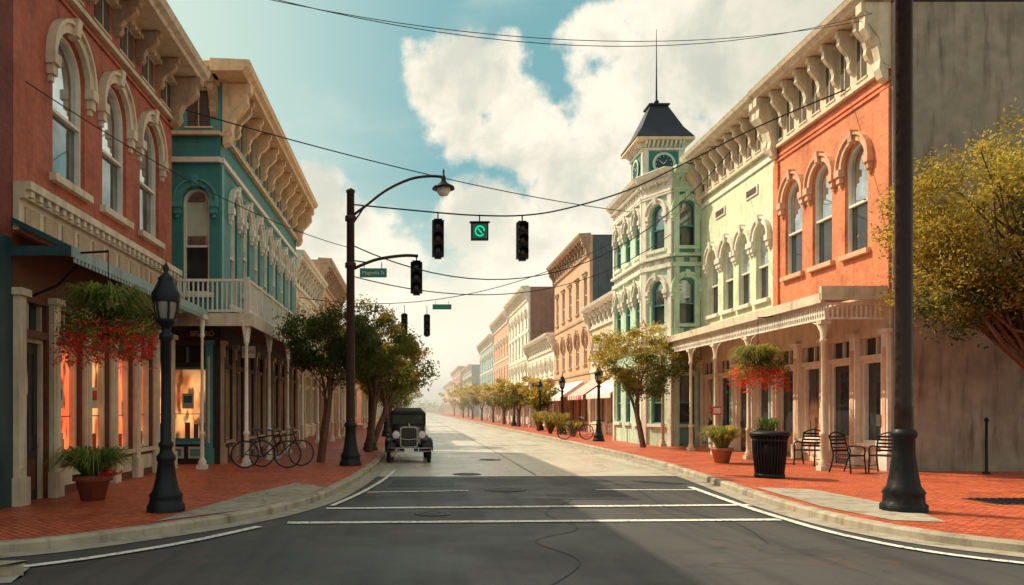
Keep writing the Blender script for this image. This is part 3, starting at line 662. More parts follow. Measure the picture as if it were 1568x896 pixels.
for T,w in ((T1,tx1-tx0),(T2,ty1-ty0),(T3,ty1-ty0),(T4,tx1-tx0)):
    fbox(b,T,.0,.22,0,.06,12.6,13.9,'white_trim'); fbox(b,T,w-.22,w,0,.06,12.6,13.9,'white_trim'); fbox(b,T,.0,w,0,.1,13.9,14.0,'white_trim')
    fbox(b,T,.22,w-.22,0,.03,12.65,13.85,'teal_wall')
    cz=13.25; k=24
    for r0,r1,n1,mt in ((.0,.5,.06,'teal_dark'),(.42,.54,.11,'green_tower')):
        for i in range(k):
            a0,a1=2*pi*i/k,2*pi*(i+1)/k
            q=[(w/2+r0*math.cos(a0),cz+r0*math.sin(a0)),(w/2+r1*math.cos(a0),cz+r1*math.sin(a0)),(w/2+r1*math.cos(a1),cz+r1*math.sin(a1)),(w/2+r0*math.cos(a1),cz+r0*math.sin(a1))]
            b.add([T.P(x,n1,z) for x,z in q],[(0,1,2,3)],mt)
    for an,ln in ((.9,.3),(2.5,.38)):
        dx,dz=math.cos(an),math.sin(an)
        b.add([T.P(w/2-dz*.02,.075,cz+dx*.02),T.P(w/2+dz*.02,.075,cz-dx*.02),T.P(w/2+dx*ln,.075,cz+dz*ln)],[(0,1,2)],'sign_white')
    for i in range(12):
        a=2*pi*i/12; x,z=w/2+.36*math.cos(a),cz+.36*math.sin(a); fbox(b,T,x-.02,x+.02,.065,.075,z-.02,z+.02,'sign_white')
    n=9
    for i in range(n+1): s=w*i/n; s=min(max(s,.06),w-.06); nprism(b,T,[(.0,14.3),(.34,14.3),(.3,14.18),(.1,14.05),(0,14.0)],s-.05,s+.05,'white_trim')
b.box(tx0,tx1,ty0,ty1,13.9,14.3,'white_trim'); b.box(tx0-.42,tx1+.42,ty0-.42,ty1+.42,14.3,14.42,'gold_trim')
b.part('tower_roof')
cx,cy=(tx0+tx1)/2,(ty0+ty1)/2
def sq(h,z): return [(cx-h,cy-h,z),(cx+h,cy-h,z),(cx+h,cy+h,z),(cx-h,cy+h,z)]
b.loft([sq(1.38,14.42),sq(1.35,14.5),sq(.98,15.05),sq(.42,16.25)],'slate_roof')
b.loft([sq(.46,16.25),sq(.50,16.29),sq(.50,16.35),sq(.1,16.47)],'slate_roof')
b.part('mast'); b.tube([(cx,cy,16.4),(cx,cy,18),(cx,cy,20.1)],[.05,.03,.012],'iron_black',8); b.lathe([(.02,0),(.09,.05),(.12,.12),(.09,.2),(.02,.25)],'iron_black',(cx,cy,16.45),12)
b.finish()
rowb('cream_low_building',1,12.5,41.3,55.8,8.7,'cream_wall','white_trim',6,1,awn=[(42.5,48.5,'awning_white'),(49.5,54.5,'awning_red')],glass='glass_dark')
rowb('slate_sided_building',1,12.5,56,70,14.2,'peach_wall','tan_trim',5,2,awn=[(57,68,'awning_white')],side_mat='slate_wall',D=8)
rowb('cream_low_building',1,12.5,70.2,86,8.5,'white_wall','white_trim',6,1,porch=True)
rowb('brick_sided_building',1,12.5,86.2,104,15.2,'white_wall','white_trim',6,3,side_mat='brick_far',D=9,porch=True)
rowb('cream_shop_building',1,12.5,104.2,124,14.8,'peach_wall','white_trim',6,2,D=9,porch=True)
rowb('white_shop_building',1,12.5,124.2,150,13.6,'blue_wall','white_trim',7,2,sp=1.6)
rowb('brick_shop_building',1,12.5,172,205,11.5,'blue_wall','white_trim',7,2,sp=2)
rowb('brick_shop_building',1,12.5,215,260,13.5,'peach_wall','white_trim',8,2,sp=3)
rowb('cream_shop_building',1,12.5,262,330,11.0,'cream_wall','white_trim',8,2,sp=4)

# ------------------------------------------------------------------ foliage
def rv():
    while True:
        v=Vector((R.uniform(-1,1),R.uniform(-1,1),R.uniform(-1,1)))
        if .01<v.length<1: return v
def leafcloud(mb,c,rad,n,size,mat,flat=.7):
    vs=[];fs=[]
    for i in range(n):
        p=Vector((c[0]+R.gauss(0,.45)*rad,c[1]+R.gauss(0,.45)*rad,c[2]+R.gauss(0,.40)*rad*flat))
        d=rv().normalized(); e=d.cross(rv()).normalized(); s=size*R.uniform(.6,1.3)
        d*=s; e*=s*.45; o=len(vs)
        vs+= [tuple(p-d),tuple(p+e),tuple(p+d),tuple(p-e)]; fs.append((o,o+1,o+2,o+3))
    mb.add(vs,fs,mat)
def tree(name,x,y,c,rad,ncl,npl,size,mats,trunk=.12,base=.13,fork=.45,stems=3,crad=.42,bias=.5):
    b=MB(name,'trunk'); C=Vector(c); rt=Vector((x,y,base))
    fz=base+(C.z-base-rad[2]*.5)*fork*1.3
    tips=[]
    for k in range(stems):
        a=2*pi*k/stems+R.random(); top=Vector((C.x+math.cos(a)*rad[0]*.4,C.y+math.sin(a)*rad[1]*.4,C.z-rad[2]*.15))
        fk=rt.lerp(Vector((C.x,C.y,fz)),1); fk.z=fz
        pts=[tuple(rt+Vector((math.cos(a)*.05,math.sin(a)*.05,0))),tuple(rt.lerp(fk,.5)+Vector((math.cos(a)*.06,math.sin(a)*.06,0))),tuple(fk+Vector((math.cos(a)*.08,math.sin(a)*.08,0))),tuple(fk.lerp(top,.5)+Vector((R.uniform(-.1,.1),R.uniform(-.1,.1),.1))),tuple(top)]
        pts=catmull(pts,4); n=len(pts); b.tube(pts,[trunk*(1.25-.95*i/(n-1)) for i in range(n)],'bark',8); tips.append(pts)
    cl=[]
    for i in range(ncl):
        v=rv(); v=v.normalized()*(v.length**bias)
        w=1+.22*math.sin(v.x*5+v.z*4+x)+.12*math.sin(v.y*9)
        p=C+Vector((v.x*rad[0]*w,v.y*rad[1]*w,v.z*rad[2]*w*(1. if v.z>0 else .8))); cl.append((p,v))
    for i,(p,v) in enumerate(cl):
        if i%3==0:
            t=R.choice(tips); q=Vector(t[R.randint(len(t)//2,len(t)-1)])
            mid=q.lerp(p,.5)+Vector((0,0,-.08*rad[2])); b.part('trunk').tube([tuple(q),tuple(mid),tuple(p)],[trunk*.28,trunk*.16,trunk*.06],'bark',5,cap=False)
    b.part('foliage')
    for p,v in cl:
        f=v.z*.6-v.x*.35+R.uniform(-.5,.5); mt=mats[2] if f>.35 else (mats[1] if f>-.2 else mats[0])  # paler leaves on top and sun side, darker below: light painted into leaf colour
        leafcloud(b,p,crad*R.uniform(.6,1.35),int(npl*R.uniform(.6,1.3)),size,mt)
    return b.finish()
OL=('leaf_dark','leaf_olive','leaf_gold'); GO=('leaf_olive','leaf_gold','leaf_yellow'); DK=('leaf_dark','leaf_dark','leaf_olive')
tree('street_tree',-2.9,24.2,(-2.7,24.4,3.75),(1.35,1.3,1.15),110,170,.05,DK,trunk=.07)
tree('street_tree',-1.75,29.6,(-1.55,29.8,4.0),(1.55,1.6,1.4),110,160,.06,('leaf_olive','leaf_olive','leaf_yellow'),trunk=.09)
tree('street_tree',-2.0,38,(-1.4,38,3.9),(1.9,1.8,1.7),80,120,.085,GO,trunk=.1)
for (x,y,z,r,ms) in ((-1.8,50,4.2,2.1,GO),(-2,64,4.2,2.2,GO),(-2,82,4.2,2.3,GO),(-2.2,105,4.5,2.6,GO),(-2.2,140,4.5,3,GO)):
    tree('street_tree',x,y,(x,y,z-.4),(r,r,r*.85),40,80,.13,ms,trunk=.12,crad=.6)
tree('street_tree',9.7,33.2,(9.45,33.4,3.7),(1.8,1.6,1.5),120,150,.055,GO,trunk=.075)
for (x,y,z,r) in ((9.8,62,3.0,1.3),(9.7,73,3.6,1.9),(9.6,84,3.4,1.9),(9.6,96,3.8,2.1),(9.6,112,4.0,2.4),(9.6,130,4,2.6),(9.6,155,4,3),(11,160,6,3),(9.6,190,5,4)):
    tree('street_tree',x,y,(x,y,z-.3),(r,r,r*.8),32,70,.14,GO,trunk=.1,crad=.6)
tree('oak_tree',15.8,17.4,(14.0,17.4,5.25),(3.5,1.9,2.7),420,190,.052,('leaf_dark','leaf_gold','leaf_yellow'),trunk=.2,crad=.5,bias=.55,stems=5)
b=MB('distant_trees','foliage')
for i in range(60):
    x=R.uniform(-40,45); leafcloud(b,(x,R.uniform(400,430),R.uniform(1,6)),4.5,60,.6,R.choice(['leaf_olive','leaf_gold']))
b.finish()
def tuft(b,x,y,z,h,r,n,mats,w=.012,droop=.6):
    for i in range(n):
        a=R.uniform(0,2*pi); rr=r*R.uniform(.25,1); hh=h*R.uniform(.6,1.05); mt=R.choice(mats)
        d=Vector((math.cos(a),math.sin(a),0)); sd=Vector((-d.y,d.x,0)); bs=Vector((x,y,z))+d*R.uniform(0,.1)
        pts=[bs, bs+d*rr*.35+Vector((0,0,hh*.65)), bs+d*rr*.75+Vector((0,0,hh)), bs+d*rr*1.15+Vector((0,0,hh*(1-droop*.5*R.random())))]
        ww=[w,w*1.1,w*.7,.001]; vs=[]
        for p,q in zip(pts,ww): vs+=[tuple(p-sd*q),tuple(p+sd*q)]
        b.add(vs,[(0,1,3,2),(2,3,5,4),(4,5,7,6)],mt)
b=MB('shrub')
for (x,y) in ((9.3,50),(9.0,52),(9.4,46.5),(9.2,58)): tuft(b,x,y,.13,1.25*R.uniform(.7,1.15),.9,300,['leaf_gold','leaf_yellow','leaf_olive'],.02)
b.finish()
b=MB('potted_grass','pot'); b.lathe([(.001,0),(.2,0),(.3,.38),(.33,.38),(.33,.46),(.28,.46),(.27,.4),(.001,.4)],'pot_tan',(9.25,23.6,.13),20)
b.part('plant'); tuft(b,9.25,23.6,.5,.74,.70,800,['leaf_yellow','leaf_pale','leaf_green'],.012); b.finish()
b=MB('potted_fern','pot'); b.lathe([(.001,0),(.2,0),(.29,.34),(.34,.35),(.34,.45),(.28,.45),(.27,.38),(.001,.38)],'terracotta',(-5.75,14.0,.13),20)
b.part('plant'); tuft(b,-5.75,14.0,.48,.58,.80,760,['leaf_green','leaf_pale','leaf_green'],.014,1.4)
for i in range(22): leafcloud(b,(-5.35+R.uniform(-.2,.2),13.85+R.uniform(-.2,.2),.62),.12,6,.03,'flower_red')
b.finish()
b=MB('potted_fern','pot'); b.lathe([(.001,0),(.16,0),(.22,.3),(.25,.35),(.001,.35)],'terracotta',(11.6,25.8,.13),16)
b.part('plant'); tuft(b,11.6,25.8,.45,1.0,.5,260,['leaf_green','leaf_dark'],.014,1.2); b.finish()
def basket(x,y,z,r,ztop,anchor=None,pale='leaf_pale'):
    b=MB('hanging_flower_basket','basket')
    b.lathe([(.03,-.3),(.15,-.27),(.25,-.16),(.31,0),(.33,.03),(.30,.03)],'wood_brown',(x,y,z-.05),18)
    for k in range(3):
        a=2*pi*k/3; b.tube([(x+.3*math.cos(a),y+.3*math.sin(a),z),(x,y,z+.75)],.008,'wire_black',5)
    b.tube([(x,y,z+.75),(x,y,ztop)],.01,'wire_black',5)
    if anchor: b.tube([(x,y,ztop-.02),anchor],.02,'iron_black',6)
    b.part('flowers')
    tuft(b,x,y,z+.02,r*.66,r*.95,900,['leaf_green',pale,'leaf_olive',pale],.010,1.7)
    for i in range(40):
        a=R.uniform(0,2*pi); tuft(b,x+r*.35*math.cos(a),y+r*.35*math.sin(a),z+.1+R.uniform(0,.2),r*R.uniform(.15,.4),r*.55,14,['leaf_green',pale],.010,2.6)
    for i in range(110):
        a=R.uniform(0,2*pi); rr=r*R.uniform(.1,.95); leafcloud(b,(x+rr*math.cos(a),y+rr*math.sin(a),z+.46-R.uniform(.0,.5)-.34*rr/r),.2,26,.034,R.choice(['leaf_green',pale,'leaf_olive']))
    for i in range(560):
        a=R.uniform(0,2*pi); rr=r*R.uniform(.35,1.0); u=R.random(); leafcloud(b,(x+rr*math.cos(a),y+rr*math.sin(a),z+.12-.25*rr/r-u*(.25+.5*abs(math.sin(a*3)))),.085,9,.028,R.choice(['flower_red','flower_red','flower_red','flower_orange','leaf_green']))
    b.finish()
basket(-5.2,13.3,3.25,.84,4.45,(-5.72,13.3,4.4))
basket(10.25,23.4,3.05,.88,4.5,(10.7,23.4,4.52),'leaf_yellow')

# ------------------------------------------------------------------ street furniture
def street_lamp(x,y,h=4.0,base=.13):
    s=h/4.0; b=MB('street_lamp','post')
    pr=[(.30,0),(.30,.10),(.27,.13),(.25,.22),(.27,.26),(.21,.34),(.16,.55),(.13,.78),(.15,.82),(.15,.88),(.105,.94),(.095,1.0),(.12,1.04),(.12,1.08),(.085,1.12),(.075,2.7),(.11,2.74),(.11,2.8),(.07,2.84),(.07,2.92),(.13,2.98)]
    b.lathe([(r,z*s) for r,z in pr],'iron_blue',(x,y,base),24,flute=1,fl=.09)
    b.part('lantern')
    b.lathe([(.13,2.98),(.16,3.02),(.155,3.05)],'iron_blue',(x,y,base),16)
    b.lathe([(.13,3.05),(.17,3.2),(.185,3.4),(.175,3.42)],'lamp_glass',(x,y,base),12)
    for k in range(6):
        a=pi*k/3; b.tube([(x+.135*math.cos(a),y+.135*math.sin(a),base+3.04),(x+.18*math.cos(a),y+.18*math.sin(a),base+3.22),(x+.195*math.cos(a),y+.195*math.sin(a),base+3.42)],.02,'iron_blue',5)
    b.lathe([(.21,3.32),(.23,3.44),(.20,3.50),(.15,3.60),(.12,3.66),(.13,3.70),(.06,3.76),(.03,3.80),(.045,3.84),(.045,3.88),(.012,3.94),(.004,4.02)],'iron_blue',(x,y,base),16)
    b.finish()
street_lamp(-3.95,12.45)
for (x,y) in ((-1.75,31),(9.3,39.6),(9.6,51),(9.6,60),(9.5,75),(-1.7,47)): street_lamp(x,y)
def fluted_base(b,x,y,base,mat,s=1.):
    b.lathe([(r*s,z*s) for r,z in [(.34,0),(.34,.10),(.30,.14),(.29,.26),(.31,.30),(.24,.40),(.20,.62),(.165,.9),(.16,1.15),(.19,1.19),(.19,1.25),(.15,1.3)]],mat,(x,y,base),28,flute=1,fl=.09)
b=MB('utility_pole','base'); fluted_base(b,7.8,12.5,.13,'iron_black'); b.part('shaft'); b.lathe([(.14,1.25),(.135,1.6),(.14,1.65),(.13,1.7),(.125,10.4),(.15,10.42),(.15,10.5),(.02,10.6)],'bronze_pole',(7.8,12.5,.13),24)
b.part('crossarm'); b.box(6.9,8.7,12.45,12.55,9.9,10.02,'bronze_pole')
for dx in (-.8,.8): b.lathe([(.03,0),(.05,.04),(.03,.08),(.05,.12),(.02,.16)],'steel_grey',(7.8+dx,12.5,10.02),10)
b.finish()
def signal(b,x,y,zt,h=1.05):
    u=h/3; w=.17
    b.part('signal_head'); 
    b.tube([(x,y,zt+.22),(x,y,zt)],.022,'iron_black',6)
    b.box(x-.12,x+.12,y-.08,y+.08,zt,zt+.05,'iron_black')
    for i in range(3):
        z1=zt-i*u; z0=z1-u+.015
        loop=[(x-w,y-.11),(x-w+.03,y-.14),(x+w-.03,y-.14),(x+w,y-.11),(x+w,y+.1),(x-w,y+.1)]
        b.loft([[(p[0],p[1],z0) for p in loop],[(p[0],p[1],z1) for p in loop]],'iron_black')
        zc=(z0+z1)/2
        b.lathe([(.001,0),(.10,-.01),(.115,0)],'lens_dark',(x,y-.15,zc),16,axis='y')
        vs=[];k=12
        for j in range(k+1):
            a=-.35+(pi+.7)*j/k
            for d,r in ((-.14,.125),(-.38,.135)): vs.append((x+r*math.cos(a),y+d,zc+r*math.sin(a)))
        b.add(vs,[(2*j,2*j+1,2*j+3,2*j+2) for j in range(k)],'iron_black',True)
    b.box(x-.1,x+.1,y-.08,y+.08,zt-h-.04,zt-h+.015,'iron_black')
px,py=-1.85,22.6
b=MB('traffic_signal_pole','base'); fluted_base(b,px,py,.13,'iron_blue',.95)
b.part('shaft'); b.lathe([(.135,1.2),(.13,1.4),(.11,7.85),(.13,7.87),(.13,7.93),(.02,8.0)],'pole_brown',(px,py,.13),20)
b.part('arms')
b.tube(catmull([(px,py,7.3),(px+.35,py,7.55),(-.85,py,8.05),(-.15,py,8.38),(.4,py,8.47),(.82,py,8.45)],5),.04,'pole_brown',10)
for z in (7.25,5.9): b.lathe([(.14,-.08),(.16,-.06),(.16,.06),(.14,.08)],'pole_brown',(px,py,z),16)
b.tube([(px,py,7.0),(px+.35,py,7.52)],.025,'pole_brown',8)
b.tube(catmull([(px,py,5.75),(px+.3,py,5.9),(px+.8,py,6.08),(-.35,py,6.18),(.1,py,6.17)],5),.045,'pole_brown',10)
b.tube([(px,py,6.05),(px+.5,py,5.98)],.02,'pole_brown',8)
signal(b,.05,py,5.98,.9)
b.part('pendant_lamp')
b.lathe([(.012,.28),(.03,.22),(.03,.1),(.06,.06),(.07,-.05),(.09,-.1),(.16,-.16),(.31,-.24),(.33,-.30),(.30,-.31),(.12,-.2)],'iron_black',(.83,py,8.4),20)
b.lathe([(.2,-.27),(.19,-.38),(.13,-.48),(.001,-.52)],'sign_white',(.83,py,8.4),16)
b.part('street_name_sign'); b.box(px+.28,px+1.05,py-.2,py-.18,5.52,5.78,'sign_green')
for xx in (px+.4,px+.9): b.tube([(xx,py-.18,5.74),(xx,py,5.98)],.012,'iron_black',6)
e=b.finish(); text('Magnolia St',(px+.665,py-.205,5.65),.14,'sign_white',e)
def sag(p,q,d,n=24):
    return [(p[0]+(q[0]-p[0])*i/n,p[1]+(q[1]-p[1])*i/n,p[2]+(q[2]-p[2])*i/n-4*d*(i/n)*(1-i/n)) for i in range(n+1)]
w=MB('overhead_wires')
spanA=catmull([(px,22.6,7.66),(.67,22.6,7.42),(1.85,22.6,7.34),(3.1,22.6,7.34),(4.3,22.6,7.52),(6.1,22.6,8.05),(7.8,22.6,8.85),(9.9,22.6,9.9),(12.5,22.6,11.0)],5)
w.tube(spanA,.022,'wire_black',6)
for pts,r in ((sag((-6.6,21.5,10.05),(10.6,38,11.3),.35),.018),(sag((-6.7,13.6,10.2),(12.4,20.7,12.3),1.5),.008),(sag((-6.7,15,10.6),(12.4,20.9,12.2),1.15),.008),
  (sag((-6.65,13.4,7.35),(px,22.6,6.4),.35),.010),(sag((px,22.6,6.5),(12.45,30.5,12.0),2.7),.018),(sag((px,22.6,5.6),(11.2,34.3,9.4),1.4),.016),
  (sag((-6.2,42,7.75),(10.6,41,10.6),1.45),.02)):
    w.tube(pts,r,'wire_black',6)
w.finish()
for x,z in ((.67,7.18),(3.1,7.12)):
    b=MB('traffic_light'); signal(b,x,22.6,z,1.05); b.finish()
b=MB('signal_sign','housing'); b.box(1.62,2.12,22.52,22.66,6.62,7.12,'iron_black'); b.box(1.66,2.08,22.505,22.518,6.66,7.08,'sign_green'); b.tube([(1.87,22.6,7.12),(1.87,22.6,7.36)],.02,'iron_black',6)
b.box(1.58,2.16,22.45,22.66,7.121,7.14,'iron_black')
b.part('symbol')
for i in range(18):
    a0,a1=2*pi*i/20,2*pi*(i+1)/20; b.add([(1.87+r*math.cos(a),22.50,6.87+r*1.1*math.sin(a)) for r,a in ((.11,a0),(.145,a0),(.145,a1),(.11,a1))],[(0,1,2,3)],'green_glow')
b.add([(1.80,22.50,6.93),(1.83,22.50,6.95),(1.94,22.50,6.82),(1.91,22.50,6.80)],[(0,1,2,3)],'green_glow'); b.finish()
for x,z in ((-.55,7.15),(.65,7.1)):
    b=MB('traffic_light'); signal(b,x,41.7,z-.35,1.1); b.tube([(x,41.7,z-.3),(x,41.7,z+.15)],.02,'iron_black',6); b.finish()
b=MB('street_name_sign','plate'); b.box(.95,1.95,41.6,41.63,7.05,7.32,'sign_green')
for xx in (1.1,1.8): b.tube([(xx,41.62,7.3),(xx,41.62,7.5)],.012,'iron_black',6)
b.finish()
b=MB('trash_can','ribs'); X,Y=8.42,18.6
for k in range(30):
    a=2*pi*k/30; c,s=math.cos(a),math.sin(a)
    b.tube([(X+.30*c,Y+.30*s,.2),(X+.36*c,Y+.36*s,.75),(X+.37*c,Y+.37*s,1.02),(X+.42*c,Y+.42*s,1.14)],.02,'iron_black',6)
b.part('liner'); b.lathe([(.001,.06),(.27,.06),(.33,.98),(.32,.98)],'iron_black',(X,Y,.13),24)
b.part('bands'); b.lathe([(.33,0),(.34,.03),(.34,.09),(.32,.1)],'iron_black',(X,Y,.13),30); b.lathe([(.37,.86),(.395,.87),(.395,.92),(.37,.93)],'iron_black',(X,Y,.13),30)
b.lathe([(.40,.99),(.45,1.0),(.45,1.06),(.36,1.10),(.22,1.08),(.22,1.02)],'iron_black',(X,Y,.13),30); b.finish()
def chair(x,y,rot):
    b=MB('metal_armchair','frame'); b.M=Matrix.Translation((x,y,.13))@Matrix.Rotation(rot,4,'Z')
    m='iron_black'
    for sx in (-.29,.29):
        b.tube(catmull([(sx,-.26,0),(sx,-.24,.25),(sx,-.22,.44),(sx,-.24,.60),(sx,-.15,.67),(sx,.1,.67),(sx,.24,.64)],4),.02,m,6)
        b.tube(catmull([(sx,.34,0),(sx,.27,.2),(sx,.22,.44),(sx,.27,.7),(sx,.34,.95)],4),.02,m,6)
        b.tube([(sx,-.24,.18),(sx,.28,.18)],.012,m,6); b.tube([(sx,-.22,.44),(sx,.22,.44)],.016,m,6)
    b.tube(catmull([(-.29,.34,.93),(-.15,.36,1.0),(0,.365,1.03),(.15,.36,1.0),(.29,.34,.93)],4),.02,m,6)
    b.tube([(-.29,-.22,.44),(.29,-.22,.44)],.016,m,6); b.tube([(-.29,.22,.44),(.29,.22,.44)],.016,m,6)
    b.part('seat')
    for i in range(8): yy=-.2+i*.057; b.box(-.28,.28,yy,yy+.04,.445,.46,m)
    b.part('backrest')
    for zz,yy in ((.56,.235),(.65,.255),(.74,.275),(.83,.30),(.91,.325)): b.box(-.28,.28,yy-.006,yy+.006,zz-.025,zz+.025,m)
    b.finish()
chair(11.95,19.9,-.9); chair(11.05,19.95,.45); chair(11.35,22.6,-.9); chair(10.75,23.6,.5)
b=MB('bollard'); b.lathe([(.09,0),(.09,.04),(.035,.07),(.03,1.3),(.05,1.33),(.05,1.38),(.01,1.42)],'iron_black',(14.3,19.6,.13),12); b.finish()
def bicycle(x,y,rot,lean,mat='iron_black',s=1.):
    b=MB('bicycle','wheels'); b.M=Matrix.Translation((x,y,.14))@Matrix.Rotation(rot,4,'Z')@Matrix.Rotation(lean,4,'X')@Matrix.Scale(s,4)
    r=.34
    for wx in (-.53,.53):
        pts=[(wx+r*math.cos(2*pi*i/32),0,r+.015+r*math.sin(2*pi*i/32)) for i in range(33)]
        b.tube(pts,.019,'rubber',6,cap=False)
        pts=[(wx+(r-.03)*math.cos(2*pi*i/32),0,r+.015+(r-.03)*math.sin(2*pi*i/32)) for i in range(33)]
        b.tube(pts,.009,'steel_grey',5,cap=False)
        for i in range(16): a=2*pi*i/16; b.tube([(wx,.02*(-1)**i,r+.015),(wx+(r-.03)*math.cos(a),0,r+.015+(r-.03)*math.sin(a))],.0025,'steel_grey',4,cap=False)
        b.lathe([(.025,-.04),(.025,.04)],'steel_grey',(wx,0,r+.015),8,axis='y')
    b.part('frame'); z=r+.015
    A=(-.53,0,z);BB=(-.08,0,.29);ST=(-.22,0,.86);HT=(.34,0,.86);HB=(.38,0,.72);FW=(.53,0,z)
    for p,q,rr in ((A,BB,.012),(A,(-.2,0,.78),.010),(BB,ST,.016),((-.2,0,.78),HT,.016),(BB,HB,.018),(HT,HB,.02),(HB,FW,.013),(HT,(.31,0,1.0),.013),(ST,(-.235,0,.95),.012)): b.tube([p,q],rr,mat,8)
    b.tube(catmull([(.20,-.28,.98),(.32,-.24,1.02),(.34,-.08,1.0),(.34,.08,1.0),(.32,.24,1.02),(.20,.28,.98)],3),.012,'steel_grey',6)
    b.lathe([(.09,-.006),(.09,.006)],'steel_grey',(-.08,.03,.29),16,axis='y')
    b.tube([(-.08,.05,.29),(.04,.05,.18)],.01,'steel_grey',6); b.tube([(-.08,-.05,.29),(-.2,-.05,.40)],.01,'steel_grey',6)
    b.part('saddle'); b.loft([[(-.36,-.08,.96),(-.36,.08,.96),(-.36,.07,1.0),(-.36,-.07,1.0)],[(-.25,-.07,.95),(-.25,.07,.95),(-.25,.06,.99),(-.25,-.06,.99)],[(-.08,-.02,.95),(-.08,.02,.95),(-.08,.018,.98),(-.08,-.018,.98)]],'wood_dark')
    b.finish()
bicycle(-4.05,21.4,.10,.10,s=1.08); bicycle(-3.75,22.1,.35,-.08,s=1.05); bicycle(8.5,41.5,.15,.08,s=1.15)

# ------------------------------------------------------------------ vintage car (front at y=25.2, facing -y)
b=MB('vintage_car','body'); b.M=Matrix.Translation((-.18,25.2,0))@Matrix.Rotation(.03,4,'Z')
def rr(y,hw,z0,z1,c=.08,k=3,tw=None):
    tw=tw or hw; pts=[]
    for (cx_,cz_,a0,h) in ((hw-c,z0+c,-pi/2,hw),(tw-c,z1-c,0,tw),(-(tw-c),z1-c,pi/2,tw),(-(hw-c),z0+c,pi,hw)):
        for j in range(k+1):
            a=a0+pi/2*j/k; pts.append((cx_+c*math.cos(a),y,cz_+c*math.sin(a)))
    return pts
P='car_paint'
b.loft([rr(.34,.27,.50,1.17,.08),rr(.6,.30,.5,1.19,.1),rr(1.35,.44,.5,1.22,.12)],P,True)
b.loft([rr(1.35,.46,.48,1.22,.12),rr(1.5,.55,.46,1.25,.12)],P,True)
b.loft([rr(1.5,.56,.46,1.2,.06),rr(1.7,.60,.44,1.2,.06),rr(3.3,.62,.44,1.2,.06),rr(3.6,.56,.5,1.15,.1)],P,True)
b.part('cabin')
def pill(x,y,z0,z1,w=.05): b.box(x-w/2,x+w/2,y-w/2,y+w/2,z0,z1,P)
b.loft([rr(1.34,.50,1.60,1.68,.03,3,.44),rr(1.5,.58,1.58,1.74,.05,3,.5),rr(2.4,.60,1.60,1.80,.07,3,.5),rr(3.35,.58,1.58,1.75,.06,3,.48),rr(3.55,.5,1.56,1.66,.03,3,.44)],'canvas_top',True)
for sx in (-.53,.53): pill(sx,1.53,1.15,1.62,.06)
b.box(-.5,.5,1.50,1.55,1.19,1.24,P); b.box(-.5,.5,1.50,1.55,1.55,1.61,P); b.box(-.5,.5,1.52,1.53,1.24,1.55,'car_glass')
for sx in (-.59,.59):
    for yy in (2.1,2.75,3.4): pill(sx,yy,1.15,1.62,.07)
    b.box(sx-.005,sx+.005,1.55,3.4,1.2,1.6,'car_glass')
b.box(-.52,.52,3.42,3.5,1.1,1.6,P)
b.part('interior'); b.box(-.5,.5,2.2,2.35,.6,1.3,'wood_dark'); b.box(-.5,.5,3.2,3.35,.6,1.38,'wood_dark'); b.tube([(.25+.17*math.cos(2*pi*i/16),1.85+.05*math.sin(2*pi*i/16),1.22+.16*math.sin(2*pi*i/16)) for i in range(17)],.012,'iron_black',6,cap=False)
b.part('radiator'); b.loft([rr(.26,.29,.50,1.19,.10,4),rr(.345,.29,.50,1.20,.10,4)],'chrome',True); b.loft([rr(.25,.25,.54,1.14,.08,4),rr(.262,.25,.54,1.14,.08,4)],'lens_dark')
for i in range(7): xx=-.18+.06*i; b.tube([(xx,.245,.59),(xx,.245,1.10)],.003,'steel_grey',4,cap=False)
b.lathe([(.04,0),(.045,.03),(.02,.05),(.02,.09),(.001,.11)],'chrome',(0,.3,1.19),10)
b.part('headlamps')
for sx in (-.42,.42):
    b.lathe([(.001,.2),(.05,.18),(.10,.1),(.125,.02),(.135,0),(.135,-.02),(.12,-.025)],'chrome',(sx,.2,.92),20,axis='y')
    b.lathe([(.12,0),(.08,-.02),(.001,-.03)],'sign_white',(sx,.18,.92),20,axis='y'); b.tube([(sx,.28,.5),(sx,.28,.82)],.02,P,8)
b.tube([(-.42,.26,.80),(0,.22,.76),(.42,.26,.80)],.015,'chrome',8)
b.part('bumper')
for z in (.40,.50): b.tube(catmull([(-.72,.05,z),(-.5,-.08,z),(0,-.12,z),(.5,-.08,z),(.72,.05,z)],4),.018,'chrome',8)
for sx in (-.35,.35): b.box(sx-.02,sx+.02,-.1,.4,.38,.52,'iron_black')
b.box(-.15,.15,-.16,-.15,.36,.50,'sign_white')
b.part('fenders')
def fender(sx,yc,R0,a0,a1,w0,w1,tail=None):
    prof=[(yc-R0*math.cos(a0+(a1-a0)*i/12),.36+R0*math.sin(a0+(a1-a0)*i/12)) for i in range(13)]
    if tail: prof+=tail
    loops=[]
    for i,(yy,zz) in enumerate(prof):
        row=[]
        for j in range(7):
            t=j/6; x=w0+(w1-w0)*t; row.append((sx*x,yy,zz+.05*math.sin(pi*t)-.05*(t>.99)))
        loops.append(row)
    n=7; vs=[p for l in loops for p in l]; fs=[(i*n+k,i*n+k+1,(i+1)*n+k+1,(i+1)*n+k) for i in range(len(loops)-1) for k in range(n-1)]
    b.add(vs,fs,P,True)
for sx in (-1,1):
    fender(sx,.55,.44,.15,2.3,.44,.78,[(1.1,.55),(1.3,.40),(1.5,.32),(2.7,.32)])
    fender(sx,3.1,.44,.3,2.9,.52,.78)
    b.box(*(sorted((sx*.5,sx*.76))),1.4,2.75,.28,.315,'rubber')
b.part('wheels')
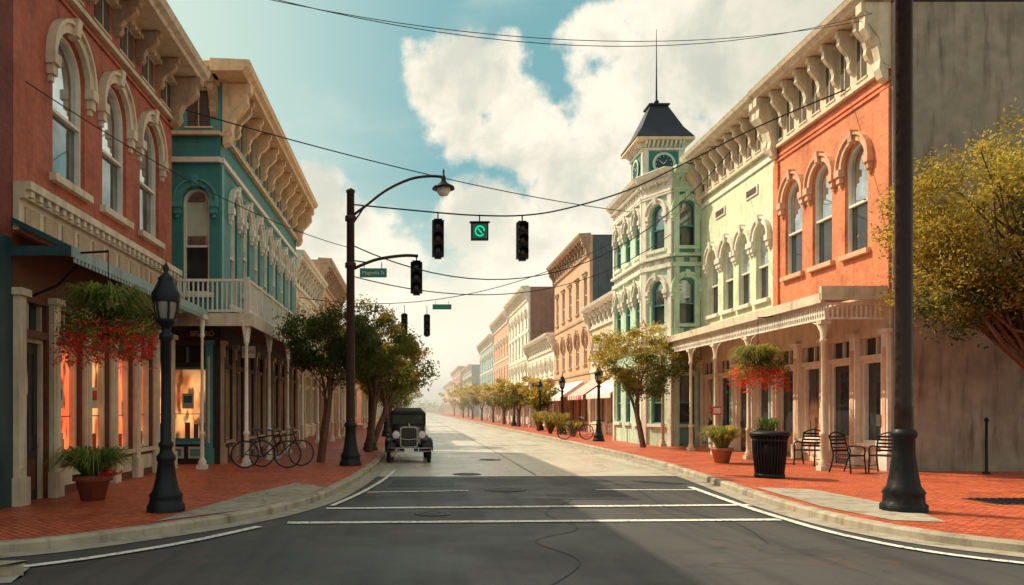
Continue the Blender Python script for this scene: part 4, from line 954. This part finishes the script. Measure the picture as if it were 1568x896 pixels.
for sx in (-.66,.66):
    for yy in (.55,3.1):
        b.lathe([(.24,-.06),(.30,-.07),(.345,-.055),(.36,-.02),(.36,.02),(.345,.055),(.30,.07),(.24,.06),(.23,0),(.24,-.06)],'rubber',(sx,yy,.36),28,axis='x')
        b.lathe([(.235,-.03),(.235,.03),(.2,.03),(.2,-.03),(.235,-.03)],'chrome',(sx,yy,.36),24,axis='x'); b.lathe([(.001,-.08),(.06,-.07),(.07,0),(.06,.07),(.001,.08)],'chrome',(sx,yy,.36),14,axis='x')
        for k in range(12): a=2*pi*k/12; b.tube([(sx,yy+.05*math.cos(a),.36+.05*math.sin(a)),(sx,yy+.21*math.cos(a),.36+.21*math.sin(a))],.011,'wood_brown',5,cap=False)
b.box(-.66,.66,.53,.57,.34,.38,'iron_black'); b.box(-.66,.66,3.08,3.12,.34,.38,'iron_black'); b.box(-.3,.3,.3,3.5,.36,.48,'iron_black')
b.finish()

# ------------------------------------------------------------------ far haze (only the distant end of the street)
m=bpy.data.materials.new('haze_mat'); m.use_nodes=True; nt=m.node_tree; nt.nodes.clear(); out=nt.nodes.new('ShaderNodeOutputMaterial'); vsn=nt.nodes.new('ShaderNodeVolumeScatter')
vsn.inputs['Color'].default_value=(1,.96,.86,1); vsn.inputs['Density'].default_value=.0035; vsn.inputs['Anisotropy'].default_value=.5; nt.links.new(vsn.outputs[0],out.inputs['Volume']); MATS['haze_mat']=m
b=MB('haze'); b.box(-30,40,70,600,-.03,16,'haze_mat'); b.finish()

# ------------------------------------------------------------------ world
SE=math.radians(46); sx_,sy_=-.80,.60
wd=bpy.data.worlds.new('World'); sc.world=wd; wd.use_nodes=True; nt=wd.node_tree; nt.nodes.clear()
out=N(nt,'ShaderNodeOutputWorld'); bg=N(nt,'ShaderNodeBackground'); bg.inputs[1].default_value=.1
sky=N(nt,'ShaderNodeTexSky',sky_type='NISHITA'); sky.sun_disc=False; sky.sun_elevation=SE; sky.sun_rotation=math.atan2(sx_,sy_); sky.air_density=1.2; sky.dust_density=2.0; sky.ozone_density=1.0
tc=N(nt,'ShaderNodeTexCoord'); d=tc.outputs['Generated']
nv=N(nt,'ShaderNodeVectorMath',operation='NORMALIZE'); L(nt,d,nv.inputs[0]); d=nv.outputs[0]
sep=N(nt,'ShaderNodeSeparateXYZ'); L(nt,d,sep.inputs[0])
warp=N(nt,'ShaderNodeTexNoise'); warp.inputs['Scale'].default_value=9; warp.inputs['Detail'].default_value=5; L(nt,d,warp.inputs['Vector'])
wv=N(nt,'ShaderNodeVectorMath',operation='MULTIPLY_ADD'); L(nt,warp.outputs['Color'],wv.inputs[0]); wv.inputs[1].default_value=(.08,.08,.08); 
sb=N(nt,'ShaderNodeVectorMath',operation='SUBTRACT'); L(nt,d,sb.inputs[0]); sb.inputs[1].default_value=(.04,.04,.04); L(nt,sb.outputs[0],wv.inputs[2]); dw=wv.outputs[0]
blobs=[(.02,.43,.045),(.06,.41,.055),(.10,.42,.05),(.12,.36,.06),(.07,.36,.05),(.17,.33,.05),(.21,.28,.06),(.24,.47,.045),(.29,.42,.075),(.36,.49,.10),(.26,.35,.07),(.33,.31,.10),(.44,.45,.13),(.28,.25,.10),(.16,.21,.07),(.09,.24,.06),
 (-.13,.27,.05),(-.10,.22,.08),(-.06,.16,.09),(.55,.5,.16),(-.7,.35,.2),(.9,.4,.2),(.2,.12,.14),(.1,.1,.12)]
cur=None
for u,v,r in blobs:
    c=Vector((u,1,v)).normalized()
    ds=N(nt,'ShaderNodeVectorMath',operation='DISTANCE'); L(nt,dw,ds.inputs[0]); ds.inputs[1].default_value=c
    f=math_(nt,'SUBTRACT',1.,math_(nt,'MULTIPLY',ds.outputs['Value'],1/r))
    cur=f if cur is None else math_(nt,'MAXIMUM',cur,f)
cur=math_(nt,'MAXIMUM',cur,-.6)
fb=noise_(nt,d,20,8,.6); den=math_(nt,'ADD',cur,math_(nt,'MULTIPLY',math_(nt,'SUBTRACT',fb,.5),1.4))
dens=ramp(nt,den,-.05,.38)
shade=ramp(nt,math_(nt,'ADD',noise_(nt,dw,8,6,.6),math_(nt,'MULTIPLY',cur,-.12)),.30,.56)
ccol=mixc(nt,shade,(7.0,7.1,6.1),(10.8,10.0,8.2))
base=mixc(nt,1.,sky.outputs[0],(.85,1.08,.90),'MULTIPLY')
base=mixc(nt,.75,base,(2.2,4.9,5.2))
left=ramp(nt,sep.outputs[0],.10,-.32); base=mixc(nt,math_(nt,'MULTIPLY',left,.8),base,(7.6,8.9,7.6))
wisp=ramp(nt,noise_(nt,scalevec(nt,d,(1,1,2.5)),3.5,6,.6),.5,.8,0,.40); base=mixc(nt,wisp,base,(8.2,8.8,7.6))
col=mixc(nt,dens,base,ccol)
rt=ramp(nt,sep.outputs[0],.22,.5,0,.6); col=mixc(nt,rt,col,(4.4,4.9,4.0))
hz=ramp(nt,sep.outputs[2],.30,0,0,.95); col=mixc(nt,hz,col,(12.5,11.6,9.2))
back=ramp(nt,sep.outputs[1],.25,-.3,0,1); col=mixc(nt,back,col,(6.4,6.4,5.6))
sd=N(nt,'ShaderNodeVectorMath',operation='DOT_PRODUCT'); L(nt,d,sd.inputs[0]); sd.inputs[1].default_value=(sx_*math.cos(SE),sy_*math.cos(SE),math.sin(SE))
gl=ramp(nt,sd.outputs['Value'],.82,1.0,0,1); col=mixc(nt,gl,col,(32,26,18))
L(nt,col,bg.inputs[0]); L(nt,bg.outputs[0],out.inputs[0])
s=bpy.data.lights.new('sun','SUN'); s.energy=5.0; s.angle=math.radians(.5); s.color=(1,.86,.64)
so=bpy.data.objects.new('sun',s); sc.collection.objects.link(so)
dirv=Vector((-sx_*math.cos(SE),-sy_*math.cos(SE),-math.sin(SE))); so.rotation_euler=dirv.to_track_quat('-Z','Y').to_euler()
cam=bpy.data.cameras.new('camera'); co=bpy.data.objects.new('camera',cam); sc.collection.objects.link(co); sc.camera=co
co.location=(0,0,1.75); co.rotation_euler=(pi/2,0,0); cam.sensor_width=36; cam.lens=27.55; cam.shift_x=.095; cam.shift_y=.114; cam.clip_end=6000; cam.clip_start=.1
sc.view_settings.view_transform='Standard'; sc.view_settings.look='None'; sc.view_settings.exposure=0
